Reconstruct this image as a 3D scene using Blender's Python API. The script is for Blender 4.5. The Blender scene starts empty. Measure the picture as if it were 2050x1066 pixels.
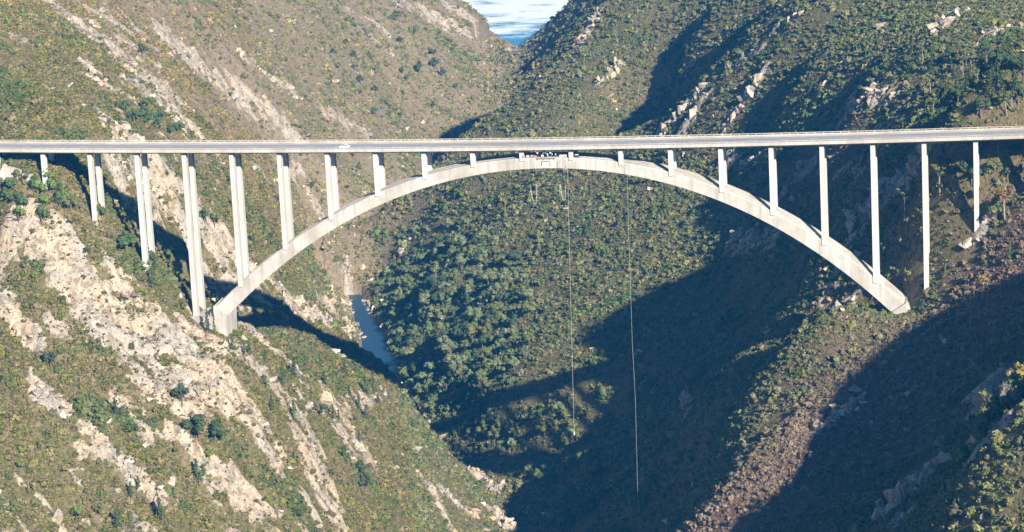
import bpy, bmesh, math, random
import numpy as np
from mathutils import Vector, Matrix

random.seed(7)
rng = np.random.default_rng(11)
SC = bpy.context.scene
COL = SC.collection

# ------------------------------------------------------------------ camera
CAM = np.array([204.21, -1177.75, 242.79])
YAW, PIT, ROL, FPX = -0.18423, 0.23708, -0.05089, 6306.2
Fw = np.array([math.sin(YAW)*math.cos(PIT), math.cos(YAW)*math.cos(PIT), -math.sin(PIT)])
R0 = np.array([math.cos(YAW), -math.sin(YAW), 0.0]); U0 = np.cross(R0, Fw)
Rt = R0*math.cos(ROL) + U0*math.sin(ROL); Up = -R0*math.sin(ROL) + U0*math.cos(ROL)
cd = bpy.data.cameras.new('camera'); cam = bpy.data.objects.new('camera', cd); COL.objects.link(cam)
cd.sensor_width = 36.0; cd.sensor_fit = 'HORIZONTAL'; cd.lens = FPX/2050*36.0
cd.clip_start = 5.0; cd.clip_end = 60000.0
M3 = np.stack([Rt, Up, -Fw], 1)
cam.matrix_world = Matrix([[*M3[i], CAM[i]] for i in range(3)] + [[0, 0, 0, 1]])
SC.camera = cam

# ------------------------------------------------------------------ light
SUN_EL, SUN_AZ = math.radians(28.4), math.radians(38.5)     # azimuth measured from -Y (behind the camera) towards +X
sd = bpy.data.lights.new('sun', 'SUN'); sun = bpy.data.objects.new('sun', sd); COL.objects.link(sun)
sd.energy = 5.0; sd.angle = math.radians(0.5); sd.color = (1.0, 0.94, 0.81)
to_sun = Vector((math.sin(SUN_AZ)*math.cos(SUN_EL), -math.cos(SUN_AZ)*math.cos(SUN_EL), math.sin(SUN_EL)))
sun.rotation_euler = to_sun.to_track_quat('Z', 'Y').to_euler()
W = bpy.data.worlds.new('World'); SC.world = W; W.use_nodes = True
wn = W.node_tree.nodes; wl = W.node_tree.links; wn.clear()
sky = wn.new('ShaderNodeTexSky'); sky.sky_type = 'NISHITA'; sky.sun_disc = False
sky.sun_elevation = SUN_EL; sky.sun_rotation = math.pi - SUN_AZ
sky.air_density = 1.0; sky.dust_density = 0.0; sky.ozone_density = 6.0
bg = wn.new('ShaderNodeBackground'); bg.inputs[1].default_value = 0.058
wo = wn.new('ShaderNodeOutputWorld'); wl.new(sky.outputs[0], bg.inputs[0]); wl.new(bg.outputs[0], wo.inputs[0])
vs = SC.view_settings; vs.view_transform = 'Standard'; vs.look = 'None'; vs.exposure = 0.98; vs.gamma = 1.0
try: vs.use_curve_mapping = False
except Exception: pass
SC.cycles.max_bounces = 6; SC.cycles.diffuse_bounces = 1; SC.cycles.glossy_bounces = 2
SC.cycles.use_denoising = True
HAZE = 7e-5

# ------------------------------------------------------------------ helpers
def ray(u, v): return Fw + Rt*(u-1025)/FPX - Up*(v-533)/FPX
def at(u, v, y):
    d = ray(u, v); return CAM + d*(y-CAM[1])/d[1]
def at_z(u, v, z):
    d = ray(u, v); return CAM + d*(z-CAM[2])/d[2]
def tag(o, label=None, cat=None, group=None, kind=None):
    if label: o['label'] = label
    if cat: o['category'] = cat
    if group: o['group'] = group
    if kind: o['kind'] = kind
    return o
def empty(name, loc=(0, 0, 0)):
    o = bpy.data.objects.new(name, None); o.location = loc; COL.objects.link(o); return o
def link(name, me, parent=None, loc=None):
    o = bpy.data.objects.new(name, me); COL.objects.link(o)
    if parent is not None: o.parent = parent
    if loc is not None: o.location = loc
    return o
class MB:
    def __init__(s): s.v = []; s.f = []; s.m = []
    def add(s, v, f, m=0):
        n = len(s.v); s.v += [tuple(p) for p in v]; s.f += [tuple(i+n for i in q) for q in f]; s.m += [m]*len(f); return s
    def hexa(s, p, m=0):   # 8 points: bottom 4, top 4, both counter-clockwise from above
        return s.add(p, [(3, 2, 1, 0), (4, 5, 6, 7), (0, 1, 5, 4), (1, 2, 6, 5), (2, 3, 7, 6), (3, 0, 4, 7)], m)
    def box(s, x0, x1, y0, y1, z0, z1, m=0):
        return s.hexa([(x0, y0, z0), (x1, y0, z0), (x1, y1, z0), (x0, y1, z0), (x0, y0, z1), (x1, y0, z1), (x1, y1, z1), (x0, y1, z1)], m)
    def sweep(s, xs, ring, m=0, closed=True):   # ring(x) -> list of (y,z), swept along x, capped
        n0 = len(s.v); k = None
        for x in xs:
            r = ring(x); k = len(r); s.v += [(x, y, z) for y, z in r]
        for i in range(len(xs)-1):
            for j in range(k if closed else k-1):
                a = n0+i*k+j; b = n0+i*k+(j+1) % k
                s.f.append((a, b, b+k, a+k)); s.m.append(m)
        if closed:
            s.f.append(tuple(n0+j for j in reversed(range(k)))); s.m.append(m)
            s.f.append(tuple(n0+(len(xs)-1)*k+j for j in range(k))); s.m.append(m)
        return s
    def tube(s, pts, r, n=6, m=0):
        pts = [Vector(p) for p in pts]; n0 = len(s.v)
        rr = r if hasattr(r, '__len__') else [r]*len(pts)
        for i, p in enumerate(pts):
            d = (pts[min(i+1, len(pts)-1)]-pts[max(i-1, 0)]).normalized()
            a = d.orthogonal().normalized() if abs(d.z) > .9 else d.cross(Vector((0, 0, 1))).normalized()
            if abs(d.z) > .9: a = Vector((1, 0, 0)); a = (a-d*a.dot(d)).normalized()
            b = d.cross(a)
            for j in range(n):
                t = 2*math.pi*j/n; s.v.append(tuple(p+(a*math.cos(t)+b*math.sin(t))*rr[i]))
        for i in range(len(pts)-1):
            for j in range(n):
                a = n0+i*n+j; b = n0+i*n+(j+1) % n
                s.f.append((a, b, b+n, a+n)); s.m.append(m)
        s.f.append(tuple(n0+j for j in reversed(range(n)))); s.m.append(m)
        s.f.append(tuple(n0+(len(pts)-1)*n+j for j in range(n))); s.m.append(m)
        return s
    def mesh(s, name, mats, smooth=False):
        me = bpy.data.meshes.new(name); me.from_pydata(s.v, [], s.f)
        for mt in (mats if isinstance(mats, (list, tuple)) else [mats]): me.materials.append(mt)
        me.polygons.foreach_set('material_index', s.m)
        if smooth: me.polygons.foreach_set('use_smooth', [True]*len(s.f))
        bm = bmesh.new(); bm.from_mesh(me); bmesh.ops.recalc_face_normals(bm, faces=bm.faces); bm.to_mesh(me); bm.free()
        me.update(); return me
    def build(s, name, mats, parent=None, smooth=False, loc=None):
        return link(name, s.mesh(name, mats, smooth), parent, loc)

# ------------------------------------------------------------------ materials
def mat(name, color=(.5, .5, .5), rough=.8, spec=.3):
    m = bpy.data.materials.new(name); m.use_nodes = True
    b = m.node_tree.nodes['Principled BSDF']
    b.inputs['Base Color'].default_value = (*color, 1); b.inputs['Roughness'].default_value = rough
    b.inputs['Specular IOR Level'].default_value = spec
    return m
class NT:
    def __init__(s, m): s.m = m; s.n = m.node_tree.nodes; s.l = m.node_tree.links; s.b = s.n['Principled BSDF']
    def node(s, t, **kw):
        x = s.n.new(t)
        for k, v in kw.items(): setattr(x, k, v)
        return x
    def set(s, sock, v):
        if isinstance(v, bpy.types.NodeSocket): s.l.new(v, sock)
        else: sock.default_value = v
    def noise(s, scale, detail=4, rough=.55, vec=None, w=None):
        x = s.node('ShaderNodeTexNoise'); x.inputs['Scale'].default_value = scale; x.inputs['Detail'].default_value = detail
        x.inputs['Roughness'].default_value = rough
        if vec is not None: s.l.new(vec, x.inputs['Vector'])
        return x.outputs['Fac']
    def mapping(s, vec, scale=(1, 1, 1), rot=(0, 0, 0)):
        x = s.node('ShaderNodeMapping'); s.l.new(vec, x.inputs['Vector']); x.inputs['Scale'].default_value = scale; x.inputs['Rotation'].default_value = rot
        return x.outputs['Vector']
    def ramp(s, fac, stops, mode='LINEAR'):
        x = s.node('ShaderNodeValToRGB'); x.color_ramp.interpolation = mode
        e = x.color_ramp.elements
        while len(e) < len(stops): e.new(.5)
        for i, (p, c) in enumerate(stops):
            e[i].position = p; e[i].color = (*c, 1) if len(c) == 3 else c
        s.l.new(fac, x.inputs['Fac']); return x.outputs['Color']
    def mix(s, fac, a, b, mode='MIX'):
        x = s.node('ShaderNodeMix', data_type='RGBA', blend_type=mode)
        s.set(x.inputs[0], fac)
        for sock, v in ((x.inputs[6], a), (x.inputs[7], b)):
            if isinstance(v, bpy.types.NodeSocket): s.l.new(v, sock)
            else: sock.default_value = (*v, 1)
        return x.outputs[2]
    def math(s, op, a, b=0.0, clamp=False):
        x = s.node('ShaderNodeMath', operation=op); x.use_clamp = clamp
        s.set(x.inputs[0], a); s.set(x.inputs[1], b); return x.outputs[0]
    def attr(s, name, kind='GEOMETRY'):
        x = s.node('ShaderNodeAttribute', attribute_name=name, attribute_type=kind); return x
    def bump(s, h, strength=.5, dist=1.0):
        x = s.node('ShaderNodeBump'); s.l.new(h, x.inputs['Height']); x.inputs['Strength'].default_value = strength; x.inputs['Distance'].default_value = dist
        s.l.new(x.outputs[0], s.b.inputs['Normal'])
    def color(s, c): s.l.new(c, s.b.inputs['Base Color'])
    def pos(s): return s.node('ShaderNodeNewGeometry').outputs['Position']

def rock_nodes(t, pos):
    """pale quartzite: grey-cream with orange iron stain, brown lichen and dark cracks"""
    big = t.noise(.05, 5, .6, pos)
    c = t.ramp(big, [(.3, (.58, .48, .38)), (.45, (.60, .47, .34)), (.58, (.46, .41, .35)), (.75, (.63, .545, .44))])
    st = t.noise(.13, 6, .65, t.mapping(pos, (1.3, 1.3, .35)))
    c = t.mix(t.ramp(st, [(.54, (0, 0, 0)), (.7, (.65, .65, .65))]), c, (.52, .30, .15))
    li = t.noise(.33, 6, .7, t.mapping(pos, (1, 1, .6)))
    c = t.mix(t.ramp(li, [(.47, (0, 0, 0)), (.6, (.85, .85, .85))]), c, (.27, .215, .165))
    fine = t.noise(.9, 6, .7, pos)
    c = t.mix(t.ramp(fine, [(.34, (1, 1, 1)), (.46, (0, 0, 0))]), c, (.13, .11, .085))
    return c, fine
def make_terrain_mat():
    m = mat('hillside_ground', rough=.95, spec=.1); t = NT(m); p = t.pos()
    rc, fine = rock_nodes(t, p)
    n1 = t.noise(.035, 5, .6, p); n2 = t.noise(.5, 6, .7, p)
    so = t.ramp(n2, [(.3, (.09, .085, .032)), (.45, (.165, .135, .06)), (.58, (.29, .21, .135)), (.75, (.15, .14, .05))])
    so = t.mix(t.ramp(n1, [(.4, (0, 0, 0)), (.62, (1, 1, 1))]), so, t.ramp(n2, [(.3, (.075, .08, .03)), (.5, (.155, .14, .055)), (.7, (.25, .19, .11))]))
    so = t.mix(t.math('MULTIPLY', t.attr('dry').outputs['Fac'], .75), so, t.ramp(n2, [(.3, (.17, .125, .08)), (.5, (.30, .225, .155)), (.7, (.40, .30, .22))]))
    burnt = t.attr('burnt').outputs['Fac']
    so = t.mix(burnt, so, t.ramp(n2, [(.3, (.10, .06, .045)), (.5, (.19, .11, .085)), (.7, (.28, .18, .13))]))
    rk = t.attr('rock').outputs['Fac']
    edge = t.math('ADD', rk, t.math('MULTIPLY', t.math('SUBTRACT', t.noise(.22, 6, .7, p), .5), 1.1))
    k = t.ramp(edge, [(.47, (0, 0, 0)), (.57, (1, 1, 1))])
    t.color(t.mix(k, so, rc))
    t.bump(t.math('ADD', fine, t.math('MULTIPLY', n2, .6)), .9, 1.2)
    return m
M = {}
M['terrain'] = make_terrain_mat()
def make_concrete(name, base, dark, streak=.5):
    m = mat(name, rough=.85, spec=.2); t = NT(m); p = t.pos()
    a = t.noise(.12, 4, .6, p); b = t.noise(.6, 4, .6, t.mapping(p, (.9, .9, .07)))
    c = t.ramp(a, [(.36, dark), (.58, base)])
    c = t.mix(t.math('MULTIPLY', t.ramp(b, [(.47, (0, 0, 0)), (.7, (1, 1, 1))]), streak), c, tuple(q*.72 for q in dark))
    x = t.node('ShaderNodeSeparateXYZ'); t.l.new(p, x.inputs[0])          # one tone per pour, dark line at the joint
    f = t.math('DIVIDE', x.outputs['X'], 6.47); cell = t.math('FLOOR', f); fr = t.math('FRACT', f)
    wn_ = t.node('ShaderNodeTexWhiteNoise', noise_dimensions='1D'); t.l.new(cell, wn_.inputs['W'])
    c = t.mix(1.0, c, t.ramp(wn_.outputs['Value'], [(0, (.84, .83, .82)), (1, (1.0, 1.0, 1.0))]), 'MULTIPLY')
    c = t.mix(t.ramp(fr, [(0, (.45, .45, .45)), (.035, (0, 0, 0))]), c, tuple(q*.6 for q in dark))
    t.color(c); t.bump(t.noise(2.0, 4, .6, p), .15, .2); return m
M['concrete'] = make_concrete('weathered_concrete', (.60, .56, .51), (.47, .425, .37), .6)
M['concrete_pale'] = make_concrete('pale_concrete', (.67, .645, .60), (.60, .565, .515), .25)
M['concrete_rail'] = make_concrete('rail_concrete', (.58, .52, .455), (.49, .435, .375), .3)
def make_asphalt():
    m = mat('worn_asphalt', rough=.8, spec=.3); t = NT(m); p = t.pos()
    a = t.noise(.5, 4, .6, t.mapping(p, (.05, 1.6, 1)))
    t.color(t.ramp(a, [(.3, (.26, .25, .255)), (.6, (.34, .33, .335))])); return m
M['asphalt'] = make_asphalt()
M['paint'] = mat('road_paint', (.8, .8, .78), .7)
M['white'] = mat('white_paint', (.8, .8, .8), .45, .5)
M['black'] = mat('black_plastic', (.02, .02, .022), .5)
M['dark_steel'] = mat('dark_steel', (.06, .06, .065), .5)
M['rope'] = mat('bungee_rope', (.60, .57, .50), .8)
M['red'] = mat('red_banner', (.50, .22, .20), .7)
M['pinkish'] = mat('pale_banner', (.72, .55, .52), .7)
M['car_paint'] = mat('silver_car_paint', (.72, .72, .74), .25, .6)
M['glass'] = mat('car_glass', (.03, .035, .04), .08, .6)
M['rubber'] = mat('tyre_rubber', (.02, .02, .02), .9)
M['lamp'] = mat('lamp_lens', (.8, .75, .7), .2)
M['tail'] = mat('tail_lamp_lens', (.5, .03, .03), .3)
M['skin'] = mat('skin', (.45, .28, .20), .6)
M['navy'] = mat('navy_cloth', (.03, .04, .09), .9)
M['grey'] = mat('grey_cloth', (.35, .35, .36), .9)

# ------------------------------------------------------------------ terrain: ground points of the gorge
WATER = -211.0
CP = []
def c(y, *uv):
    pass
PX = [  # (u, v, Y) seen ground points of the photograph, each at its own distance
 # left foreground shoulder
 (0,1066,-130),(0,930,-98),(0,800,-68),(0,680,-45),(0,600,-30),(0,470,-8),(0,400,2),(0,335,7),
 (180,1066,-95),(350,1066,-92),(520,1066,-62),(700,1066,-12),(860,1066,50),(1000,1066,118),(1040,1055,142),
 (200,800,-58),(200,600,-18),(190,445,3),(90,378,3),(290,535,3),(397,640,3),(432,674,1),(462,668,6),(447,690,-7),(415,692,-9),(475,690,-2),
 (300,700,-25),(400,800,-38),(500,680,24),(600,715,88),(770,745,205),(700,733,155),
 (600,850,10),(750,850,104),(850,850,232),(800,950,88),(935,925,258),(950,1000,155),(700,950,26),(500,930,-45),
 # behind the left piers (points on the shadow line of the deck)
 (130,340,10),(170,365,21),(235,411,47),(263,449,62),(340,520,92),(375,590,122),(441,610,138),(520,620,146),(640,690,185),(770,740,214),
 (250,345,65),(330,400,95),(330,330,150),(450,450,170),(450,350,300),(550,400,400),(560,520,250),
 # far left flank
 (600,280,740),(600,400,600),(690,430,735),(500,330,520),(400,270,430),(200,270,180),(100,200,180),(0,270,50),(0,150,215),(0,0,380),
 (150,0,540),(300,0,700),(450,0,860),(600,0,1000),(800,0,1220),(920,0,1400),(980,50,1412),(1040,100,1425),
 (300,150,480),(500,150,740),(600,200,830),(700,150,980),(720,280,890),(800,270,975),(900,270,1060),(1000,180,1270),(900,100,1245),
 (650,560,440),(600,520,360),(690,480,690),(735,640,500),(700,640,400),(735,700,455),(8,346,1),(40,350,1),(75,375,1),
 # right bank: gully and rocky ridge above the deck
 (1330,265,500),(1420,165,560),(1480,100,585),(1480,0,650),(1560,0,530),(1650,0,470),(1560,230,400),(1560,110,455),(1660,100,410),(1290,262,600),(1350,180,660),
 # ground behind the right piers
 (1720,320,98),
 # spur A
 (1850,310,50),(1780,370,85),(1700,440,128),(1650,545,134),(1500,690,140),(1370,780,148),(1250,860,158),(1150,940,172),(1060,1000,196),
 # gullies left and right of it
 (1560,600,160),(1440,690,195),(1340,790,180),(1200,880,205),(1000,930,236),
 (1760,620,2),(1690,620,10),(1600,680,12),(1600,770,-48),(1500,770,10),(1500,850,-52),(1400,850,34),(1400,950,-30),(1330,900,72),(1290,1000,40),(1280,1062,24),(1200,1060,75),
 # spur B
 (2050,410,10),(1957,476,1),(1855,588,1),(1810,640,-14),(1700,720,-45),(1560,870,-100),(1400,1045,-150),
 (1700,860,-100),(1600,1000,-155),(1800,950,-145),(1950,700,-75),(2050,620,-62),(2050,740,-125),(1900,800,-105),(1760,1066,-195),
 # spur C
 (1850,1066,-330),(1950,930,-335),(2050,840,-340),
 # right rim
 (2050,0,330),(2050,150,170),(2050,245,18),(2050,330,8),(1900,150,210),(1750,0,450),(1750,150,300),(1600,150,400),(1900,290,24),(1700,230,250),
 # right bank at the river mouth
 (1060,90,1390),(1100,50,1330),(1150,0,1300),(1150,50,1150),(1080,130,1180),
]
for u, v, y in PX: CP.append(at(u, v, y))
# the broad spur across the river: an even slope through the line where the shadow of the deck falls on it
SPUR = [(870,850),(1000,800),(1150,770),(1300,735),(1380,620),(1410,560),(1350,420),(1400,440),(1400,350),(1300,600),(1200,700),(1300,500),(1300,400),(1300,330),(1400,500),(1100,500),(1000,600),(1100,350),(1000,450),(900,550),
 (900,400),(800,600),(800,700),(1200,350),(1180,430),(1250,270),(1100,620),(1200,550),(1000,700),(900,700),(860,350),(800,400),(750,432),(930,270),(1000,280),(1100,250),(1200,150),(1100,130),(1040,190),(1205,0),(1300,50),(1380,90),(1150,190),(1420,40),(1400,105),(1440,10)]
for u, v in SPUR:
    d = ray(u, v); t = np.linspace(900, 3200, 6000); q = CAM[:, None]+d[:, None]*t
    pz = -147+.53*(q[0]-7)+.2*(q[1]-212)
    CP.append(q[:, int(np.argmax(q[2] < pz))])
RIVER = [(-333.9, 1715), (-290, 1569), (-263, 1437), (-262, 1250), (-264, 1050), (-266, 850), (-262, 711), (-228, 612), (-194, 512), (-170, 431), (-142, 345), (-108, 269), (-80, 221), (-50, 159), (-22, 80), (-6, 3), (-8, -100), (10, -230), (60, -420)]
for x, y in RIVER[1:]: CP.append((x, y, WATER+3 if y < 330 else WATER+1.5 if y < 560 else WATER+5 if y < 760 else WATER+8 if y < 1300 else WATER+2 if y < 1430 else -224))
CP += [(203,-330,0),(260,-330,46),(316,-330,94),(373,-330,131),(430,-330,146),(560,-360,150),(190,-400,-44),(160,-385,-66),(230,-405,-20),(270,-420,5),(330,-420,40),(430,-440,80),(300,-520,0),(330,-200,60),(430,-180,90),(300,100,14),(300,420,12),(260,0,6),(420,0,16),(300,-60,20),(450,800,18),(230,800,2),(40,1150,-60),(200,1300,10),(450,1400,10),
 (-300,0,6),(-400,200,16),(-480,0,18),(-290,-70,-25),(-340,-220,-35),(-520,500,20),(-560,900,16),(-560,1250,-10),(-300,-400,-60),(-150,-300,-120),(-60,-150,-165),
 (40,320,-100),(62,290,-84),(84,270,-66),(98,225,-54),(116,185,-34),(32,250,-124),(55,220,-106),(78,190,-86),(18,0,-202),(34,3,-182),(125,9,-78),(131,8,-74),(118,12,-83),(135,2,-72),(28,30,-188),(15,-100,-196),(40,-230,-190),(120,-420,-120),(-480,1480,-90),(-150,1480,-120),(-420,1640,-226),(-60,1560,-215),(-180,1560,-222),(-345,1530,-224),(-330,1620,-228),(-215,800,-206),(-190,880,-203),(-175,960,-200),(-150,1010,-190),(-215,1100,-206),(-100,1000,-150),(-40,1000,-80),
 (600,-300,20),(700,300,20),(700,900,20),(650,1500,-20),(-750,-200,20),(-800,500,20),(-800,1100,10),(-700,1560,-120),(-650,1800,-230),(200,1800,-230),(600,1800,-200),(-250,1850,-228)]
CP = np.array(CP, float)
class TPS:
    def __init__(s, P, lam=2.0, sc=100.0):
        s.sc = sc; s.X = P[:, :2]/sc; n = len(P)
        K = s.k(s.X, s.X) + lam*1e-3*np.eye(n); Q = np.c_[np.ones(n), s.X]
        A = np.zeros((n+3, n+3)); A[:n, :n] = K; A[:n, n:] = Q; A[n:, :n] = Q.T
        s.w = np.linalg.solve(A, np.r_[P[:, 2], 0, 0, 0])
    def k(s, a, b):
        d2 = ((a[:, None, :]-b[None, :, :])**2).sum(-1); return .5*d2*np.log(d2+1e-9)
    def __call__(s, x, y):
        o = np.empty(x.size); X = np.c_[x.ravel(), y.ravel()]/s.sc
        for i in range(0, len(X), 20000):
            q = X[i:i+20000]; o[i:i+20000] = s.k(q, s.X)@s.w[:-3] + s.w[-3] + q@s.w[-2:]
        return o.reshape(x.shape)
tps = TPS(CP)
# coarse lattice of the smooth ground, sampled bilinearly
GX = np.arange(-1500, 1501, 12.0); GY = np.arange(-700, 2301, 12.0)
gx, gy = np.meshgrid(GX, GY, indexing='ij')
GZ = tps(gx, gy)
far = np.clip((np.hypot(gx+50, (gy-500)*.8)-850)/500, 0, 1)
GZ = np.clip(GZ, -236, 165); GZ = GZ*(1-far) + np.where(gy > 1500, -235.0, 15.0)*far
def bil(A, x, y):
    i = np.clip((x-GX[0])/12.0, 0, len(GX)-1.001); j = np.clip((y-GY[0])/12.0, 0, len(GY)-1.001)
    a = i.astype(int); b = j.astype(int); s = i-a; t = j-b
    # cubic-smooth weights avoid visible facets
    return A[a, b]*(1-s)*(1-t) + A[a+1, b]*s*(1-t) + A[a, b+1]*(1-s)*t + A[a+1, b+1]*s*t
def cubic(A, x, y):
    i = np.clip((x-GX[0])/12.0, 1, len(GX)-3.001); j = np.clip((y-GY[0])/12.0, 1, len(GY)-3.001)
    a = i.astype(int); b = j.astype(int); s = i-a; t = j-b
    def w(t): return (-.5*t+t*t-.5*t**3, 1-2.5*t*t+1.5*t**3, .5*t+2*t*t-1.5*t**3, -.5*t*t+.5*t**3)
    ws, wt = w(s), w(t); o = 0
    for m in range(4):
        for n in range(4): o = o + A[a+m-1, b+n-1]*ws[m]*wt[n]
    return o
# gradient noise
PERM = rng.permutation(4096); ANG = rng.random(4096)*2*np.pi; GRX, GRY = np.cos(ANG), np.sin(ANG)
def pn(x, y):
    xi = np.floor(x).astype(int); yi = np.floor(y).astype(int); xf = x-xi; yf = y-yi
    u = xf*xf*xf*(xf*(xf*6-15)+10); v = yf*yf*yf*(yf*(yf*6-15)+10)
    def g(i, j, dx, dy):
        h = PERM[(PERM[i & 4095]+j) & 4095]; return GRX[h]*dx+GRY[h]*dy
    a = g(xi, yi, xf, yf); b = g(xi+1, yi, xf-1, yf); c_ = g(xi, yi+1, xf, yf-1); d = g(xi+1, yi+1, xf-1, yf-1)
    return (a*(1-u)+b*u)*(1-v)+(c_*(1-u)+d*u)*v*1.0
def fbm(x, y, o=4, g=.5):
    s = 0; a = 1; n = 0
    for k in range(o):
        s = s+a*pn(x*2**k+17.3*k, y*2**k-9.1*k); n += a; a *= g
    return s/n*1.6
def ridged(x, y, o=4, g=.55):
    s = 0; a = 1; n = 0
    for k in range(o):
        s = s+a*(1-np.abs(pn(x*2**k+31.7*k, y*2**k+5.3*k))*2.2); n += a; a *= g
    return s/n
RV = np.array(RIVER[::-1], float)
def river_d(x, y):
    d = np.full(x.shape, 1e9)
    for (ax, ay), (bx, by) in zip(RV[:-1], RV[1:]):
        t = np.clip(((x-ax)*(bx-ax)+(y-ay)*(by-ay))/((bx-ax)**2+(by-ay)**2), 0, 1)
        d = np.minimum(d, np.hypot(x-ax-t*(bx-ax), y-ay-t*(by-ay)))
    return d
def hit(u, v, step=2.0):
    """first ground point on the sight line through a pixel of the photograph (smooth ground)"""
    d = ray(u, v); d = d/np.linalg.norm(d)
    t = np.arange(800, 3200, step); p = CAM[:, None]+d[:, None]*t
    z = bil(GZ, p[0], p[1]); k = np.argmax(p[2] < z)
    return np.array([p[0][k], p[1][k], z[k]])
# --- rock exposures: strokes given by where they are seen, laid on the ground
ROCKS = [  # (radius m, strength, [(u,v)...])
 (9,1.0,[(10,490),(90,500),(160,560),(230,610)]),(12,1.1,[(180,590),(250,650),(310,700),(360,770)]),(9,1.1,[(260,640),(340,690),(400,740),(430,790)]),
 (6,.85,[(400,740),(470,800),(520,860),(560,930)]),(5,.8,[(440,700),(540,770),(610,850),(650,930)]),(7,1.0,[(610,900),(640,960),(670,1040),(680,1066)]),(5,.85,[(560,920),(610,1000),(640,1066)]),
 (8,1.0,[(680,840),(720,890),(740,930)]),(4,.9,[(600,800),(680,860),(720,960)]),(5,.9,[(480,660),(540,700),(600,760)]),(5,.8,[(640,780),(690,830),(770,800)]),
 (3.2,1.2,[(0,620),(35,665),(75,700)]),(3,1.2,[(60,770),(95,790),(130,825)]),(2.6,1.2,[(175,870),(215,900),(245,930)]),(3,1.3,[(250,935),(280,975),(318,1010)]),(2.5,1.1,[(100,640),(120,670)]),
 (4,1.0,[(230,790),(270,830),(300,870)]),(4,.9,[(340,880),(400,910),(430,950)]),(4,1.0,[(480,990),(540,1030)]),(3.5,1.1,[(880,985),(940,1030)]),(4,1.1,[(990,1015),(1025,1060)]),(3.5,1.0,[(840,950),(870,1000),(900,1060)]),(3,1.0,[(765,780),(790,830)]),
 (6,1.0,[(560,590),(620,620),(660,650)]),(6,1.0,[(640,600),(700,650),(735,690)]),(4,1.1,[(690,520),(700,560),(735,610),(745,640)]),(5,.9,[(460,590),(520,600)]),
 (6,.85,[(270,380),(330,420),(360,470)]),(6,.8,[(235,390),(300,350),(340,370)]),(6,.8,[(430,480),(500,540)]),(6,.9,[(560,320),(610,370),(640,430)]),(5,.9,[(400,440),(450,520)]),(5,.9,[(500,330),(560,400)]),
 (9,.95,[(90,0),(190,80),(270,150)]),(9,.9,[(260,130),(330,200),(390,270)]),(9,.95,[(340,90),(430,160),(520,220),(590,275)]),(7,.9,[(480,110),(550,170),(590,190)]),(5,.85,[(150,10),(230,50)]),(5,1.0,[(300,190),(350,240),(380,275)]),
 (5,1.0,[(170,125),(200,170)]),(5,.8,[(60,170),(130,195)]),(6,1.0,[(200,235),(245,270)]),(5,.8,[(0,60),(60,90)]),(8,.7,[(680,10),(760,60),(780,80)]),(5,.7,[(730,70),(780,110)]),
 (12,1.0,[(780,0),(850,30),(920,55),(990,85)]),(10,1.0,[(880,0),(960,50),(1030,100)]),(8,.8,[(640,220),(740,270)]),
 (6,1.0,[(1165,85),(1190,40),(1215,0)]),(5,.85,[(1200,170),(1240,130)]),(5,.8,[(1060,100),(1100,50)]),(4,.8,[(1210,180),(1230,200)]),
 (6,1.1,[(1325,262),(1370,220),(1410,180)]),(6,1.2,[(1375,255),(1405,210)]),(6,1.2,[(1465,245),(1490,200),(1520,160)]),(5,.9,[(1480,130),(1530,90),(1560,50)]),(5,1.0,[(1690,235),(1700,205)]),(5,1.2,[(1700,215),(1760,195),(1790,185)]),(5,1.1,[(1875,60),(1900,30),(1935,20)]),(5,.8,[(1640,180),(1690,130)]),(5,.9,[(1980,70),(2040,60)]),(4,.7,[(1730,245),(1800,225)]),
 (6,1.2,[(1690,465),(1720,420),(1750,390)]),(6,1.2,[(1750,390),(1800,350),(1850,320)]),(5,.9,[(1640,530),(1665,545)]),(6,1.0,[(1470,480),(1510,490),(1545,480)]),(5,.9,[(1560,400),(1600,350),(1640,310)]),(5,.9,[(1450,320),(1530,310)]),(5,.8,[(1690,320),(1730,310)]),(3,1.0,[(1655,580),(1640,555)]),
 (4,1.0,[(1640,870),(1690,830),(1720,810)]),(4,.7,[(1760,760),(1830,660)]),(3,1.1,[(1368,790),(1375,815)]),(4,1.0,[(1960,470),(1980,440)]),
 (9,1.2,[(1980,780),(2020,830),(2000,870)]),(8,1.1,[(1800,1000),(1850,950),(1930,900)]),(6,1.0,[(1790,1040),(1850,1010)]),(6,.9,[(1680,620),(1720,580)]),
 (3.5,1.0,[(805,510),(822,475)]),(4,1.0,[(915,925),(950,945),(1000,975)]),(3,.9,[(735,600),(745,640),(742,680)]),
]
BURNT = [(20,[(2050,480),(1965,570),(1885,650)]),(34,[(2050,560),(1930,660),(1780,760),(1650,880)]),(28,[(1650,880),(1550,960),(1450,1040)]),(10,[(1620,330),(1680,320)])]
def stroke(x, y, polys, default=1.0):
    out = np.zeros(x.shape)
    for e in polys:
        r, s, pts = e if len(e) == 3 else (e[0], default, e[1])
        g = [hit(*q) for q in pts]
        x0 = min(q[0] for q in g)-3*r; x1 = max(q[0] for q in g)+3*r; y0 = min(q[1] for q in g)-3.0*r; y1 = max(q[1] for q in g)+3.0*r
        idx = np.nonzero((x > x0) & (x < x1) & (y > y0) & (y < y1))
        if not len(idx[0]): continue
        X, Y = x[idx], y[idx]; d = np.full(X.shape, 1e9)
        for a, b in zip(g[:-1], g[1:]):
            L = (b[0]-a[0])**2+(b[1]-a[1])**2+1e-6
            t = np.clip(((X-a[0])*(b[0]-a[0])+(Y-a[1])*(b[1]-a[1]))/L, 0, 1)
            d = np.minimum(d, np.hypot(X-a[0]-t*(b[0]-a[0]), Y-a[1]-t*(b[1]-a[1])))
        out[idx] = np.maximum(out[idx], s*np.exp(-(d/(r*1.15))**2))
    return out
PAD = [(-205, 2, 10), (205, 2, 10)]
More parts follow.
